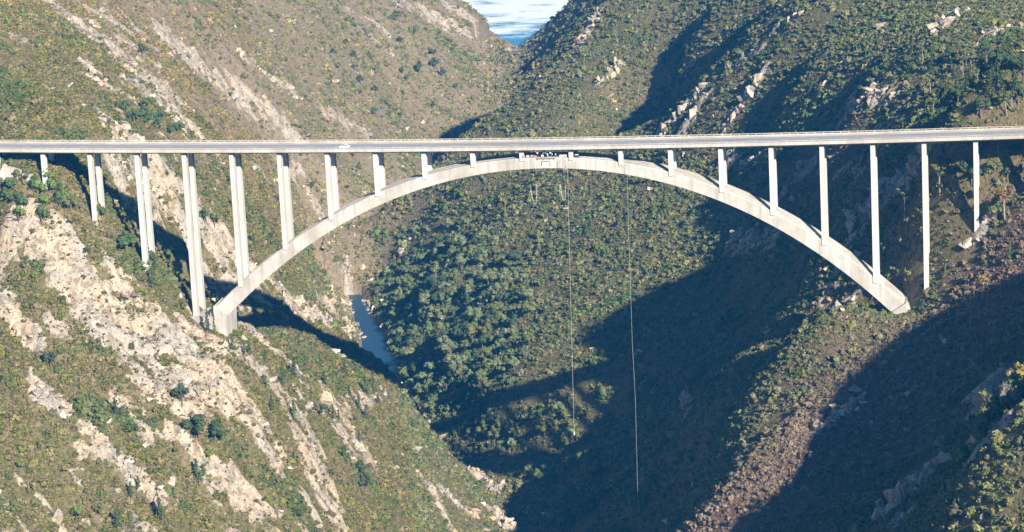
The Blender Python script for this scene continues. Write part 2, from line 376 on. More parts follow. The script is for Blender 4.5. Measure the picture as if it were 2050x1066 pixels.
def cells(x, y, seed=0):
    """worley cells: random value of the nearest cell and distance to its border"""
    xi = np.floor(x).astype(int); yi = np.floor(y).astype(int)
    f1 = np.full(x.shape, 9.0); f2 = np.full(x.shape, 9.0); val = np.zeros(x.shape)
    for dx in (-1, 0, 1):
        for dy in (-1, 0, 1):
            h = PERM[(PERM[(xi+dx+seed) & 4095]+yi+dy) & 4095]; h2 = PERM[(h+77) & 4095]
            d = np.hypot(xi+dx+h/4096-x, yi+dy+h2/4096-y)
            near = d < f1
            f2 = np.where(near, f1, np.minimum(f2, d)); val = np.where(near, PERM[(h+913) & 4095]/4096.0, val); f1 = np.where(near, d, f1)
    return val, f2-f1
def surface(x, y):
    """height, rock share and burnt share of the finished ground"""
    base = cubic(GZ, x, y)
    wx = x+8*fbm(x/60, y/60, 2); wy = y+10*fbm(x/70+9, y/70-4, 2)
    rk = stroke(x+3.5*fbm(x/12+3, y/12, 3), y+3.5*fbm(x/12, y/12+8, 3), ROCKS)
    bu = stroke(x, y, BURNT, .9)
    steep = np.clip((-base-8)/25, 0, 1)*np.clip((base-WATER)/30, 0, 1)
    feet = 1-.85*np.exp(-((y-6)/16)**2)*np.clip((np.abs(x)-95)/20, 0, 1)
    left = np.clip((-60-x-.35*y)/80, 0, 1)
    calm = 1-.8*np.exp(-((x-92)/50)**2-((y-115)/100)**2)
    base = base-8*np.exp(-((x-98)/42)**2-((y-165)/85)**2)-10*np.exp(-((x-76)/26)**2-((y-96)/32)**2)-9*np.exp(-((x-28)/20)**2-((y-82)/32)**2)-10*np.exp(-((x-103)/24)**2-((y-66)/30)**2)-5*np.exp(-((x-80)/16)**2-((y-38)/22)**2)
    # ribs and runnels down the fall line (x-direction on both flanks)
    ribs = ridged(wx/110, (wy+.35*wx)/34, 4)-.55
    brk = ridged(x/26+3, y/20, 4)-.55
    z = base+feet*calm*(steep*(4.0*ribs+1.6*brk)+fbm(x/22, y/22, 4, .55)*1.6*np.clip(.25+steep, 0, 1))
    patch = fbm(x/9, y/6, 3)
    rk2 = rk*np.clip(.72+.9*patch, .25, 1.2)+left*steep*np.clip(ribs*2.4+.15, 0, .85)*.55+left*steep*.62*np.clip((fbm(x/15+50, y/8, 4)-.05)*2.4, 0, 1)*(.55+.45*np.clip((y-40)/120, 0, 1))+.22*fbm(x/30, y/18, 3)*steep
    rk2 = np.clip(rk2, 0, 1.3)
    # rock stands proud in broken ledges
    led = np.clip((rk2-.32)/.4, 0, 1)*(.35+.65*feet)
    cx, cy = x+1.5*fbm(x/5, y/5, 2), y+1.5*fbm(x/5+4, y/5, 2)
    v1, e1 = cells(cx/11.0, cy/6.0); v2, e2 = cells(cx/4.2, cy/2.6, 40)
    blk = (v1-.4)*4.2+(v2-.4)*2.0-1.5*np.clip(1-e1/.14, 0, 1)-.8*np.clip(1-e2/.25, 0, 1)
    z = z+led*(.8+blk)
    d = river_d(x, y)
    wid = np.interp(y, [-400, 310, 400, 430, 520, 560, 900, 1430], [1.0, 1.6, 3.2, 4.6, 4.6, 1.4, 1.2, 3.0])+.8*np.sin(y/17)
    bank = WATER-2.0+np.clip(d-wid, 0, None)*.8+1.2*pn(x/4, y/4)
    z = np.where((d < 26) & (((y < 600) & (y > 275)) | (y > 1330)) & (y < 1420), np.minimum(z, bank), z)
    under = (y > -4) & (y < 20) & (np.abs(x) < 252)          # keep clear of the deck at its two ends
    z = np.where(under, np.minimum(z, .0011*x+5e-5*x*x-2.6), z)
    return z, rk2, bu

def axis(segs):
    out = [segs[0][0]]
    for a, b, s0, s1 in segs:
        x = a
        while x < b:
            f = (x-a)/(b-a); x += s0+(s1-s0)*f; out.append(min(x, b))
    return np.array(out)
PA = axis([(-1500, -420, 40, 6), (-420, -300, 6, 1.7), (-300, 300, 1.4, 1.4), (300, 420, 1.7, 6), (420, 1500, 6, 40)])
QA = axis([(500, 760, 14, 3), (760, 1060, 3, 1.1), (1060, 1400, 1.05, 1.15), (1400, 2000, 1.2, 2.4), (2000, 2900, 2.4, 4), (2900, 3400, 6, 30)])
pp, qq = np.meshgrid(PA, QA, indexing='ij')
TX = CAM[0]+pp*math.cos(YAW)+qq*math.sin(YAW); TY = CAM[1]-pp*math.sin(YAW)+qq*math.cos(YAW)
TZ, TR, TB = surface(TX, TY)
# level the ground under the two ends of the bridge
def grid_mesh(name, X, Y, Z):
    n, m = X.shape; me = bpy.data.meshes.new(name)
    me.vertices.add(n*m); me.vertices.foreach_set('co', np.stack([X, Y, Z], -1).ravel().astype(np.float32))
    i = np.arange(n*m).reshape(n, m); q = np.stack([i[:-1, :-1], i[1:, :-1], i[1:, 1:], i[:-1, 1:]], -1).reshape(-1, 4)
    me.loops.add(q.size); me.loops.foreach_set('vertex_index', q.ravel().astype(np.int32))
    me.polygons.add(len(q)); me.polygons.foreach_set('loop_start', (np.arange(len(q))*4).astype(np.int32))
    me.polygons.foreach_set('use_smooth', np.ones(len(q), bool))
    me.update(calc_edges=True); return me
tm = grid_mesh('hillside', TX, TY, TZ)
TD = np.clip((TY-150)/300, 0, 1)*np.clip((-150-TX)/80, 0, 1)
for nm, A in (('rock', TR), ('burnt', TB), ('dry', TD)):
    a = tm.attributes.new(nm, 'FLOAT', 'POINT'); a.data.foreach_set('value', A.ravel().astype(np.float32))
tm.materials.append(M['terrain'])
hill = tag(link('hillside', tm), 'steep rocky gorge sides covered in fynbos scrub', None, None, 'structure')

def ground(x, y):
    x = np.atleast_1d(np.asarray(x, float)); y = np.atleast_1d(np.asarray(y, float))
    dx, dy = x-CAM[0], y-CAM[1]
    p = dx*math.cos(YAW)-dy*math.sin(YAW); q = dx*math.sin(YAW)+dy*math.cos(YAW)
    i = np.clip(np.searchsorted(PA, p)-1, 0, len(PA)-2); j = np.clip(np.searchsorted(QA, q)-1, 0, len(QA)-2)
    s = np.clip((p-PA[i])/(PA[i+1]-PA[i]), 0, 1); t = np.clip((q-QA[j])/(QA[j+1]-QA[j]), 0, 1)
    def g(A): return A[i, j]*(1-s)*(1-t)+A[i+1, j]*s*(1-t)+A[i, j+1]*(1-s)*t+A[i+1, j+1]*s*t
    return g(TZ), g(TR), g(TB)
def hit_fine(u, v):
    d = ray(u, v); d = d/np.linalg.norm(d)
    t = np.arange(950, 3200, 1.5); p = CAM[:, None]+d[:, None]*t
    z = ground(p[0], p[1])[0]; k = int(np.argmax(p[2] < z))
    return np.array([p[0][k], p[1][k], z[k]])

# ------------------------------------------------------------------ water
def make_water(name, deep, foam, scale):
    m = mat(name, deep, .12, .5); t = NT(m); p = t.pos()
    w = t.noise(scale, 5, .6, p); t.bump(w, .25, .6)
    if foam:
        n = t.noise(.010, 6, .62, t.mapping(p, (1, 2.0, 1), (0, 0, .2))); n2 = t.noise(.045, 7, .72, t.mapping(p, (1, 1.7, 1), (0, 0, .2)))
        x = t.node('ShaderNodeSeparateXYZ'); t.l.new(p, x.inputs[0])
        far_ = t.math('MULTIPLY', t.math('SUBTRACT', x.outputs['Y'], 1480.0), 1/150.0, True)      # surf breaks some way out
        k = t.math('ADD', t.math('ADD', t.math('MULTIPLY', n, .8), t.math('MULTIPLY', n2, .55)), t.math('MULTIPLY', t.math('SUBTRACT', far_, .75), .24))
        fo = t.ramp(k, [(.53, (0, 0, 0)), (.70, (1, 1, 1))])
        col = t.mix(t.ramp(n2, [(.38, (0, 0, 0)), (.62, (1, 1, 1))]), deep, (.06, .30, .40))
        t.color(t.mix(fo, col, (.78, .82, .85)))
        t.l.new(t.ramp(fo, [(0, (.2, .2, .2)), (1, (.9, .9, .9))]), t.b.inputs['Roughness'])
    return m
M['sea'] = make_water('sea_water', (.03, .16, .30), True, .12)
M['river'] = make_water('river_water', (.012, .055, .11), False, .5); M['river'].node_tree.nodes['Principled BSDF'].inputs['Specular IOR Level'].default_value = .2; M['river'].node_tree.nodes['Principled BSDF'].inputs['Roughness'].default_value = .35
b = MB(); b.add([(-6000, 1425, -211.6), (6000, 1425, -211.6), (6000, 9000, -211.6), (-6000, 9000, -211.6)], [(0, 1, 2, 3)])
tag(b.build('sea', M['sea']), 'blue sea with white breaking surf beyond the river mouth', None, None, 'structure')
b = MB(); pts = [(x, y) for x, y in RIVER if y < 1500]; pts[0] = (-262, 1424)
L, Rr = [], []
for i, (x, y) in enumerate(pts):
    a = pts[max(i-1, 0)]; e = pts[min(i+1, len(pts)-1)]; d = Vector((e[0]-a[0], e[1]-a[1])).normalized()
    L.append((x-d.y*22, y+d.x*22, WATER)); Rr.append((x+d.y*22, y-d.x*22, WATER))
n = len(L); b.add(L+Rr, [(i, i+1, n+i+1, n+i) for i in range(n-1)])
tag(b.build('river', M['river']), 'dark blue river winding along the gorge floor', None, None, 'structure')

# ------------------------------------------------------------------ air
hm = bpy.data.materials.new('sea_haze'); hm.use_nodes = True; hn = hm.node_tree.nodes; hn.clear()
vp = hn.new('ShaderNodeVolumePrincipled'); ho = hn.new('ShaderNodeOutputMaterial'); hm.node_tree.links.new(vp.outputs[0], ho.inputs['Volume'])
vp.inputs['Color'].default_value = (.04, .40, 1.0, 1); vp.inputs['Density'].default_value = HAZE; vp.inputs['Anisotropy'].default_value = 0.0
tag(MB().box(-6500, 6500, -2500, 9500, -238, 300).build('haze', hm), 'thin blue air over the gorge', None, None, 'stuff')

# ------------------------------------------------------------------ the bridge
def zr(x): return .0011*x+5e-5*x*x                       # road surface
def zt(x): X = x/100; return -4.03-28.08*X*X-1.856*X**4  # top of the arch
def zb(x): X = x/100; return -8.28-29.65*X*X-2.27*X**4   # underside
XL, XR = -228.0, 240.0
bridge = tag(empty('arch_bridge', (0, 8, 0)), 'long pale concrete arch bridge carrying a road high across the gorge', 'bridge')
bridge.location = (0, 0, 0)
xs = np.arange(XL, XR+.1, 4.0)
MB().sweep(xs, lambda x: [(0, zr(x)-.55), (16, zr(x)-.55), (16, zr(x)), (0, zr(x))]).build('deck_slab', M['concrete'], bridge)
MB().sweep(xs, lambda x: [(2.6, zr(x)-1.5), (13.4, zr(x)-1.5), (14.6, zr(x)-.56), (1.4, zr(x)-.56)]).build('deck_girder', M['concrete'], bridge)
MB().sweep(xs, lambda x: [(2.35, zr(x)+.004), (13.65, zr(x)+.004), (13.65, zr(x)+.05), (2.35, zr(x)+.05)]).build('roadway', M['asphalt'], bridge)
for y0, y1 in ((.45, 2.33), (13.67, 15.55)):
    MB().sweep(xs, lambda x: [(y0, zr(x)+.002), (y1, zr(x)+.002), (y1, zr(x)+.18), (y0, zr(x)+.18)]).build('walkway', M['concrete_rail'], bridge)
pm = MB().box(-.14, .14, -.13, .13, 0, .42).mesh('post', M['concrete_rail'])
for y in (.22, 15.78):
    par = MB().sweep(xs, lambda x: [(y-.2, zr(x)+.003), (y+.2, zr(x)+.003), (y+.17, zr(x)+.6), (y-.17, zr(x)+.6)]).build('parapet', M['concrete_rail'], bridge)
    for x in np.arange(XL+1, XR, 3.27):
        link('post', pm, par, (float(x), y, zr(x)+.6))
    MB().sweep(xs, lambda x: [(y-.17, zr(x)+1.0), (y+.17, zr(x)+1.0), (y+.17, zr(x)+1.22), (y-.17, zr(x)+1.22)]).build('rail', M['concrete_rail'], par)
dm = MB().box(-1.9, 1.9, -.08, .08, 0, .01).mesh('lane_dash', M['paint'])
x = XL+4
while x < 120:
    link('lane_dash', dm, bridge, (x, 8.0, zr(x)+.056)); x += 11.7
MB().sweep(np.arange(122, XR, 4.0), lambda x: [(7.92, zr(x)+.054), (8.08, zr(x)+.054), (8.08, zr(x)+.062), (7.92, zr(x)+.062)]).build('centre_line', M['paint'], bridge)
for y in (3.4, 12.6):
    MB().sweep(xs, lambda x: [(y-.06, zr(x)+.054), (y+.06, zr(x)+.054), (y+.06, zr(x)+.060), (y-.06, zr(x)+.060)]).build('edge_line', M['paint'], bridge)
# arch: hollow box rib, its pours joined with shallow recesses
axs = np.linspace(-139.5, 139.5, 94)
arch = MB().sweep(axs, lambda x: [(2.4, zb(x)), (13.8, zb(x)), (13.8, zt(x)-.35), (13.5, zt(x)), (2.7, zt(x)), (2.4, zt(x)-.35)]).build('arch', M['concrete'], bridge)
for y in (5.6, 10.6):
    MB().sweep(axs, lambda x: [(y-.12, zt(x)+.003), (y+.12, zt(x)+.003), (y+.12, zt(x)+.14), (y-.12, zt(x)+.14)]).build('drip_kerb', M['concrete_rail'], arch)
for i in range(-12, 12):
    x0 = 19.4/2*i
PIERX = [(i-10.5)*19.4 for i in range(-1, 22)]
for x in PIERX:
    on_arch = abs(x) < 139
    px = empty('pier', (x, 0, 0)); px.parent = bridge; px.location = (x, 0, 0)
    for y0 in (2.05, 11.45):
        if on_arch: zl = zr; foot = min(zt(x-.85), zt(x+.85))-.9
        else: foot = float(ground(x, y0+1.3)[0][0])-5.0
        if abs(abs(x)-145.5) < 1: foot = -69.5
        h = zr(x)-1.2-foot; top = zr(x)-1.2
        g = 1+.0022*h
        wtop, wb = .85, .85+.0016*h
        MB().hexa([(-wb, y0, foot), (wb, y0, foot), (wb, y0+2.6*g, foot), (-wb, y0+2.6*g, foot), (-wtop, y0, top), (wtop, y0, top), (wtop, y0+2.6, top), (-wtop, y0+2.6, top)]).build('leg', M['concrete_pale'], px)
    MB().box(-1.0, 1.0, 1.9, 14.3, zr(x)-1.9, zr(x)-1.49).build('crosshead', M['concrete'], px)
# foundations
def foundation(s):
    m = MB()
    X = lambda a: s*a
    m.box(min(X(134.6), X(150)), max(X(134.6), X(150)), .8, 16, -96, -66.9)
    m.hexa([(X(133.2), .4, -90), (X(138.5), .4, -90), (X(138.5), 16.2, -90), (X(133.2), 16.2, -90), (X(132.2), .6, -66.2), (X(137.5), .6, -62.6), (X(137.5), 15.9, -62.6), (X(132.2), 15.9, -66.2)])
    return m.build('foundation', M['concrete'], bridge)
foundation(-1); foundation(1)
# abutments with sloping wing walls
def abutment(x0, x1, zf):
    m = MB().box(x0, x1, .6, 15.4, zf-14, min(zr(x0), zr(x1))-1.6)
    return m.build('abutment', M['concrete'], bridge)
abutment(-238, -226.5, -4); abutment(236, 246, -2)
wa = [at(8, 323, 1.2), at(36, 328, 1.0), at(70, 347, .8), at(78, 366, .6), at(20, 335, .4)]
MB().hexa([(-224, 1.2, -10), (-207.5, .6, -14), (-207.5, 2.4, -14), (-224, 3.0, -10), (-220, 1.2, -3.6), (-207.5, .6, -8.6), (-207.5, 2.4, -8.6), (-220, 3.0, -3.6)]).build('wing_wall', M['concrete'], bridge)
MB().hexa([(-203, 11, -24), (-197, 11, -24), (-197, 13, -24), (-203, 13, -24), (-203, 11, -10.8), (-198, 11, -11.2), (-198, 13, -11.2), (-203, 13, -10.8)]).build('wing_wall', M['concrete'], bridge)

# ------------------------------------------------------------------ sign, bungee station, ropes
sg = tag(empty('arch_sign', (-.45, 2.3, -6.3)), 'small white sign board in a black frame on the crown of the arch', 'sign')
MB().box(-1.35, 1.35, -.06, .03, -.75, .55).build('board', M['white'], sg)
f = MB(); f.box(-1.55, 1.55, -.12, .05, .55, .78); f.box(-1.55, -1.35, -.12, .05, -.8, .55); f.box(1.35, 1.55, -.12, .05, -.8, .55)
f.build('frame', M['dark_steel'], sg)
def barrier(x0, x1, y, mats, label):
    zc = zt((x0+x1)/2)
    o = tag(empty('crowd_barrier', ((x0+x1)/2, y, zc)), label, 'barrier', 'barriers of the jump station')
    w = (x1-x0)/2
    MB().box(-w, w, -.04, .04, .15, 1.0).build('banner', mats, o)
    for s in (-w, 0, w): MB().box(s-.04, s+.04, -.1, .1, 0, 1.15).build('post', M['dark_steel'], o)
barrier(-8.0, -6.8, 3.2, M['pinkish'], 'short pale banner barrier on the arch left of the jump platform')
barrier(-6.4, -3.9, 3.2, M['red'], 'red and white banner barrier left of the jump platform')
barrier(-2.2, -1.1, 3.2, M['pinkish'], 'pale pink banner barrier behind the black framed sign')
barrier(5.0, 8.0, 3.2, M['pinkish'], 'long pale banner barrier right of the jump platform')
pl = tag(empty('jump_platform', (.3, 2.2, zt(0))), 'low cream timber jump platform along the arch crown', 'platform')
MB().box(-4.0, 3.2, -.5, 1.4, -.2, -.03).build('floor', M['concrete_rail'], pl)
for sx in (-3.6, -1.2, 1.2, 2.9): MB().box(sx-.08, sx+.08, -.4, -.3, -.7, -.2).build('bracket', M['dark_steel'], pl)
def floodlight(x, y, label):
    o = tag(empty('floodlight', (x, y, zr(x)-1.75)), label, 'floodlight', 'lamps under the deck')
    MB().box(-.05, .05, -.05, .05, -.1, .3).build('stem', M['dark_steel'], o)
    MB().hexa([(-.25, -.2, -.55), (.25, -.2, -.55), (.25, .2, -.55), (-.25, .2, -.55), (-.4, -.3, -.1), (.4, -.3, -.1), (.4, .3, -.1), (-.4, .3, -.1)]).build('housing', M['white'], o)
floodlight(-3.3, 1.8, 'small white lamp under the deck left of the peaked canopy')
floodlight(1.8, 1.8, 'small white lamp under the deck right of the peaked canopy')
cn = tag(empty('peaked_canopy', (-.7, 2.6, zt(0))), 'little white peaked canopy over the jump platform', 'canopy')
m_ = MB(); m_.hexa([(-.8, -.5, 1.5), (0, -.5, 2.1), (0, .6, 2.1), (-.8, .6, 1.5), (-.8, -.5, 1.62), (0, -.5, 2.22), (0, .6, 2.22), (-.8, .6, 1.62)])
m_.hexa([(0, -.5, 2.1), (.8, -.5, 1.5), (.8, .6, 1.5), (0, .6, 2.1), (0, -.5, 2.22), (.8, -.5, 1.62), (.8, .6, 1.62), (0, .6, 2.22)])
m_.build('roof', M['white'], cn)
for sx in (-.75, .75): MB().box(sx-.03, sx+.03, -.45, -.39, 0, 1.55).build('pole', M['dark_steel'], cn)
rk_ = tag(empty('equipment_rack', (11.0, 3.2, zt(11))), 'dark metal equipment rack on the arch right of the pier', 'rack')
for sx in (-1.6, -.5, .6, 1.6): MB().box(sx-.06, sx+.06, -.3, .3, 0, 1.25).build('post', M['dark_steel'], rk_)
for zz in (.35, .95): MB().box(-1.7, 1.7, -.32, .32, zz, zz+.08).build('shelf', M['dark_steel'], rk_)
MB().box(.2, 1.5, -.25, .25, 1.03, 1.3).build('crate', M['white'], rk_)

def person(x, y, z, shirt, trousers, label, arm=0.0, turn=0.0):
    """one skinned figure of 1.75 m"""
    V = [(0, 0, .95), (0, 0, 1.15), (0, 0, 1.38), (0, 0, 1.50), (0, -.02, 1.60), (0, -.02, 1.72),
         (.10, 0, .90), (.12, -.02, .50), (.12, 0, .08), (.12, -.14, .03), (-.10, 0, .90), (-.12, .03, .50), (-.12, .02, .08), (-.12, -.12, .03),
         (.19, 0, 1.40), (.27, -.02, 1.14), (.26, -.12-arm*.2, .93+arm*.4), (-.19, 0, 1.40), (-.27, -.02, 1.14), (-.26, -.12-arm*.2, .93+arm*.4), (.25, -.2-arm*.2, .86+arm*.45), (-.25, -.2-arm*.2, .86+arm*.45)]
    E = [(0, 1), (1, 2), (2, 3), (3, 4), (4, 5), (0, 6), (6, 7), (7, 8), (8, 9), (0, 10), (10, 11), (11, 12), (12, 13), (2, 14), (14, 15), (15, 16), (2, 17), (17, 18), (18, 19), (16, 20), (19, 21)]
    Rr = [.15, .15, .16, .06, .10, .08, .10, .07, .05, .05, .10, .07, .05, .05, .07, .05, .035, .07, .05, .035, .04, .04]
    me = bpy.data.meshes.new('body'); me.from_pydata(V, E, []); o = link('body', me)
    sk = o.modifiers.new('skin', 'SKIN')
    for i, r in enumerate(Rr): me.skin_vertices[0].data[i].radius = (r, r)
    me.skin_vertices[0].data[0].use_root = True
    o.modifiers.new('smooth', 'SUBSURF').levels = 1
    dg = bpy.context.evaluated_depsgraph_get(); m2 = bpy.data.meshes.new_from_object(o.evaluated_get(dg))
    bpy.data.objects.remove(o)
    for k in (shirt, trousers, M['skin'], M['black']): m2.materials.append(k)
    for p in m2.polygons:
        cz = p.center.z; cx = abs(p.center.x)
        p.material_index = 3 if (cz > 1.66 or cz < .07) else 2 if (cz > 1.47 or (cx > .2 and cz < 1.1)) else 0 if cz > .93 else 1
        p.use_smooth = True
    r = tag(empty('person', (x, y, z)), label, 'person'); r.rotation_euler.z = turn
    link('body', m2, r)
person(.55, 2.4, zt(0)+.0, M['white'], M['grey'], 'person in white top standing at the platform edge', .6, .2)
person(2.2, 2.9, zt(2), M['white'], M['navy'], 'person in white shirt and dark trousers right of the canopy', 0, -.6)
person(3.6, 3.0, zt(4), M['pinkish'], M['navy'], 'person in a pale pink shirt between canopy and right barrier', 0, .9)
person(-3.2, 3.4, zt(-3), M['navy'], M['navy'], 'person in dark clothes left of the canopy', .3, -.4)
person(-9.1, 2.0, zt(-9)+0, M['grey'], M['navy'], 'person in grey beside the pier left of the barriers', 0, .5)

def rope(pts, r, label, group=None, bob=None):
    o = tag(empty('bungee_rope', pts[0]), label, 'rope', group)
    p0 = Vector(pts[0]); MB().tube([Vector(p)-p0 for p in pts], r, 6).build('cord', M['rope'], o)
    if bob:
        e = Vector(pts[-1])-p0
        MB().tube([e+Vector((0, 0, .3)), e+Vector((0, 0, -.1)), e+Vector((0, 0, -1.0)), e+Vector((0, 0, -1.3))], [.1, .34, .3, .1], 8).build('harness_weight', M['white'], o)
    return o
rope([at(1136.5, 330, .9), at(1137.5, 400, .9), at(1143, 620, .9), at(1149.5, 866, .9)], .043, 'long pale bungee rope ending in a small white weight', None, True)
rope([at(1255, 335, .9), at(1258, 450, .9), at(1266, 690, .9), at(1272, 800, .9), at(1278.5, 1060, .9)], .034, 'longest rope hanging right of the one with the white weight')
def loop(pix, r, label):
    P = [Vector(at(u, v, .9)) for u, v in pix]; out = []
    for i in range(len(P)-1):
        a = P[max(i-1, 0)]; b_ = P[i]; c_ = P[i+1]; d = P[min(i+2, len(P)-1)]
        for k in range(4):
            t = k/4; out.append(.5*((2*b_)+(c_-a)*t+(2*a-5*b_+4*c_-d)*t*t+(3*b_-a-3*c_+d)*t**3))
    out.append(P[-1]); o = rope(out, r*.45, label, None)
    for q, tp in ((P[0], pix[0]), (P[-1], pix[-1])):
        up = Vector(at(tp[0]-1, 320, .9)); MB().tube([q-P[0], up-P[0]], .03, 5).build('hanger', M['dark_steel'], o)
loop([(1062, 371), (1063.5, 385), (1066, 398), (1068.5, 406), (1071, 409), (1073.3, 406), (1074, 396), (1074.3, 384), (1074.5, 369)], .16, 'thick pale rope loop hanging below the arch left of centre')
loop([(1121.5, 370), (1123.5, 384), (1125.5, 395), (1128, 401), (1130.5, 400.5), (1132, 394), (1132.3, 384), (1132.2, 371)], .15, 'pale rope loop hanging just left of the long rope')
loop([(1119.8, 370), (1119.6, 378), (1120.3, 385), (1122.3, 386.5), (1123.2, 381), (1121.9, 370)], .13, 'short doubled rope loop beside the larger right loop')

# ------------------------------------------------------------------ the car
def make_car(x, y):
    z = zr(x)+.05
    o = tag(empty('car', (x, y, z)), 'silver white hatchback car driving over the bridge', 'car')
    L_ = 2.05
    prof = [(-2.1, .32), (-2.12, .55), (-1.95, .72), (-1.0, .92), (-.35, 1.38), (.25, 1.47), (1.35, 1.43), (1.95, 1.0), (2.08, .85), (2.1, .4), (1.9, .25), (-1.9, .25)]
    m = MB(); k = len(prof)
    rows = []
    for yy, sx, top in ((-.84, .985, .0), (-.86, 1, 0), (.86, 1, 0), (.84, .985, 0)):
        rows.append([(px_*sx, (yy*.80 if pz > 1.0 else yy), pz) for px_, pz in prof])
    for r in rows: m.v += r
    for i in range(3):
        for j in range(k): a = i*k+j; b2 = i*k+(j+1) % k; m.f.append((a, b2, b2+k, a+k)); m.m.append(0)
    m.f.append(tuple(range(k))); m.m.append(0); m.f.append(tuple(3*k+j for j in reversed(range(k)))); m.m.append(0)
    body = m.build('body', M['car_paint'], o)
    for s in (-1, 1):
        w = MB()
        for x0, x1 in ((-.72, .12), (.2, 1.0), (1.08, 1.62)):
            w.hexa([(x0+.05, s*.83, .98), (x1, s*.83, .98), (x1, s*.80, .98), (x0+.05, s*.80, .98), (x0+(.35 if x0 < -.5 else .05), s*.715, 1.36), (x1-(.3 if x1 > 1.5 else .0), s*.715, 1.36), (x1-(.3 if x1 > 1.5 else 0), s*.66, 1.36), (x0+(.35 if x0 < -.5 else .05), s*.66, 1.36)])
        w.build('side_window', M['glass'], o)
    MB().hexa([(-.99, -.66, .95), (-.9, -.66, .93), (-.9, .66, .93), (-.99, .66, .95), (-.43, -.60, 1.36), (-.33, -.6, 1.33), (-.33, .6, 1.33), (-.43, .6, 1.36)]).build('windscreen', M['glass'], o)
    MB().hexa([(1.80, -.62, 1.04), (1.95, -.62, 1.03), (1.95, .62, 1.03), (1.80, .62, 1.04), (1.35, -.58, 1.37), (1.45, -.58, 1.37), (1.45, .58, 1.37), (1.35, .58, 1.37)]).build('rear_window', M['glass'], o)
    for sx in (-1.3, 1.3):
        for s in (-1, 1):
            wv = MB().tube([(sx, s*.70, .31), (sx, s*.88, .31)], .31, 16).build('wheel', M['rubber'], o)
            MB().tube([(sx, s*.86, .31), (sx, s*.895, .31)], .19, 12).build('rim', M['car_paint'], wv)
    for s in (-1, 1):
        MB().box(-2.13, -1.97, s*.62-.16, s*.62+.16, .56, .70).build('headlight', M['lamp'], o)
        MB().box(2.03, 2.12, s*.68-.1, s*.68+.1, .68, .9).build('tail_light', M['tail'], o)
    MB().box(-2.16, -2.05, -.6, .6, .3, .46).build('grille', M['black'], o)
    return o
make_car(-80.7, 5.6)

# ------------------------------------------------------------------ vegetation
def make_leaf_mat(name, c0, c1, use_inst=True):
    m = mat(name, rough=.75, spec=.15); t = NT(m); p = t.pos()
    n = t.noise(1.3, 3, .6, p)
    col = t.mix(n, c0, c1)
    if use_inst:
        a = t.attr('tint', 'INSTANCER'); col = t.mix(1.0, a.outputs['Color'], t.ramp(n, [(.3, (.6, .6, .6)), (.7, (1.3, 1.3, 1.3))]), 'MULTIPLY')
    t.color(col)
    return m
M['shrub'] = make_leaf_mat('shrub_leaf', (.1, .1, .05), (.1, .1, .05))
M['stone'] = mat('loose_stone', rough=.9, spec=.1); t_ = NT(M['stone']); rc_, fi_ = rock_nodes(t_, t_.pos()); t_.color(rc_); t_.bump(fi_, .8, .6)
M['loose'] = mat('rubble_stone', rough=.9, spec=.1); t_ = NT(M['loose']); rc_, fi_ = rock_nodes(t_, t_.pos()); t_.color(t_.mix(1.0, rc_, t_.attr('tint', 'INSTANCER').outputs['Color'], 'MULTIPLY')); t_.bump(fi_, .8, .6)
M['bark'] = mat('bark', (.16, .12, .09), .9)
M['pale_bark'] = mat('pale_bark', (.30, .24, .18), .9)
LEAF = {}
for nm, c0, c1 in (('pine_needles', (.045, .085, .03), (.105, .155, .055)), ('dark_foliage', (.035, .06, .025), (.085, .12, .05)), ('forest_foliage', (.115, .15, .06), (.21, .23, .11)),
                   ('olive_foliage', (.085, .11, .035), (.18, .19, .065)), ('yellow_foliage', (.20, .17, .04), (.34, .27, .07)), ('grey_foliage', (.12, .12, .09), (.19, .18, .14)), ('bright_foliage', (.09, .15, .03), (.18, .24, .06)), ('rust_foliage', (.18, .09, .05), (.28, .15, .09))):
    LEAF[nm] = make_leaf_mat(nm, c0, c1, False)

def leaf_cloud(m, cx, cy, cz, rx, ry, rz, n, size, r, mi=0, flat=.0):
    for _ in range(n):
        d = np.array([r.gauss(0, 1), r.gauss(0, 1), r.gauss(0, 1)]); d /= np.linalg.norm(d)+1e-6
        k = r.uniform(.55, 1.0)
        p = np.array([cx+d[0]*rx*k, cy+d[1]*ry*k, cz+d[2]*rz*k])
        nrm = d+np.array([r.gauss(0, .5), r.gauss(0, .5), r.gauss(0, .5)+.25]); nrm /= np.linalg.norm(nrm)+1e-6
        a = np.cross(nrm, [r.gauss(0, 1), r.gauss(0, 1), r.gauss(0, 1)]); a /= np.linalg.norm(a)+1e-6; b = np.cross(nrm, a)
        s = size*r.uniform(.6, 1.3)
        m.add([p+a*s, p+b*s*.8, p-a*s*.9, p-b*s*.75], [(0, 1, 2, 3)], mi)
def blob(m, cx, cy, cz, rx, ry, rz, r, mi=0, sub=1):
    bm = bmesh.new(); bmesh.ops.create_icosphere(bm, subdivisions=sub, radius=1)
    o = r.uniform(0, 100)
    vv = []
    for v in bm.verts:
        k = 1+r.uniform(-.28, .22); vv.append((cx+v.co.x*rx*k, cy+v.co.y*ry*k, cz+v.co.z*rz*k))
    m.add(vv, [tuple(q.index for q in f.verts) for f in bm.faces], mi); bm.free()
def shrub_mesh(seed):
    r = random.Random(seed); m = MB()
    for k in range(r.choice((2, 3))):
        a = r.uniform(0, 6.28); d = r.uniform(.1, .5); s = r.uniform(.5, .8)
        cx, cy, cz = math.cos(a)*d, math.sin(a)*d, .45*s
        blob(m, cx, cy, cz, .62*s, .62*s, .62*s, r, 0, 1)
        leaf_cloud(m, cx, cy, cz+.05, .9*s, .9*s, .85*s, 14, .22, r)
    return m.mesh('shrub', M['shrub'])
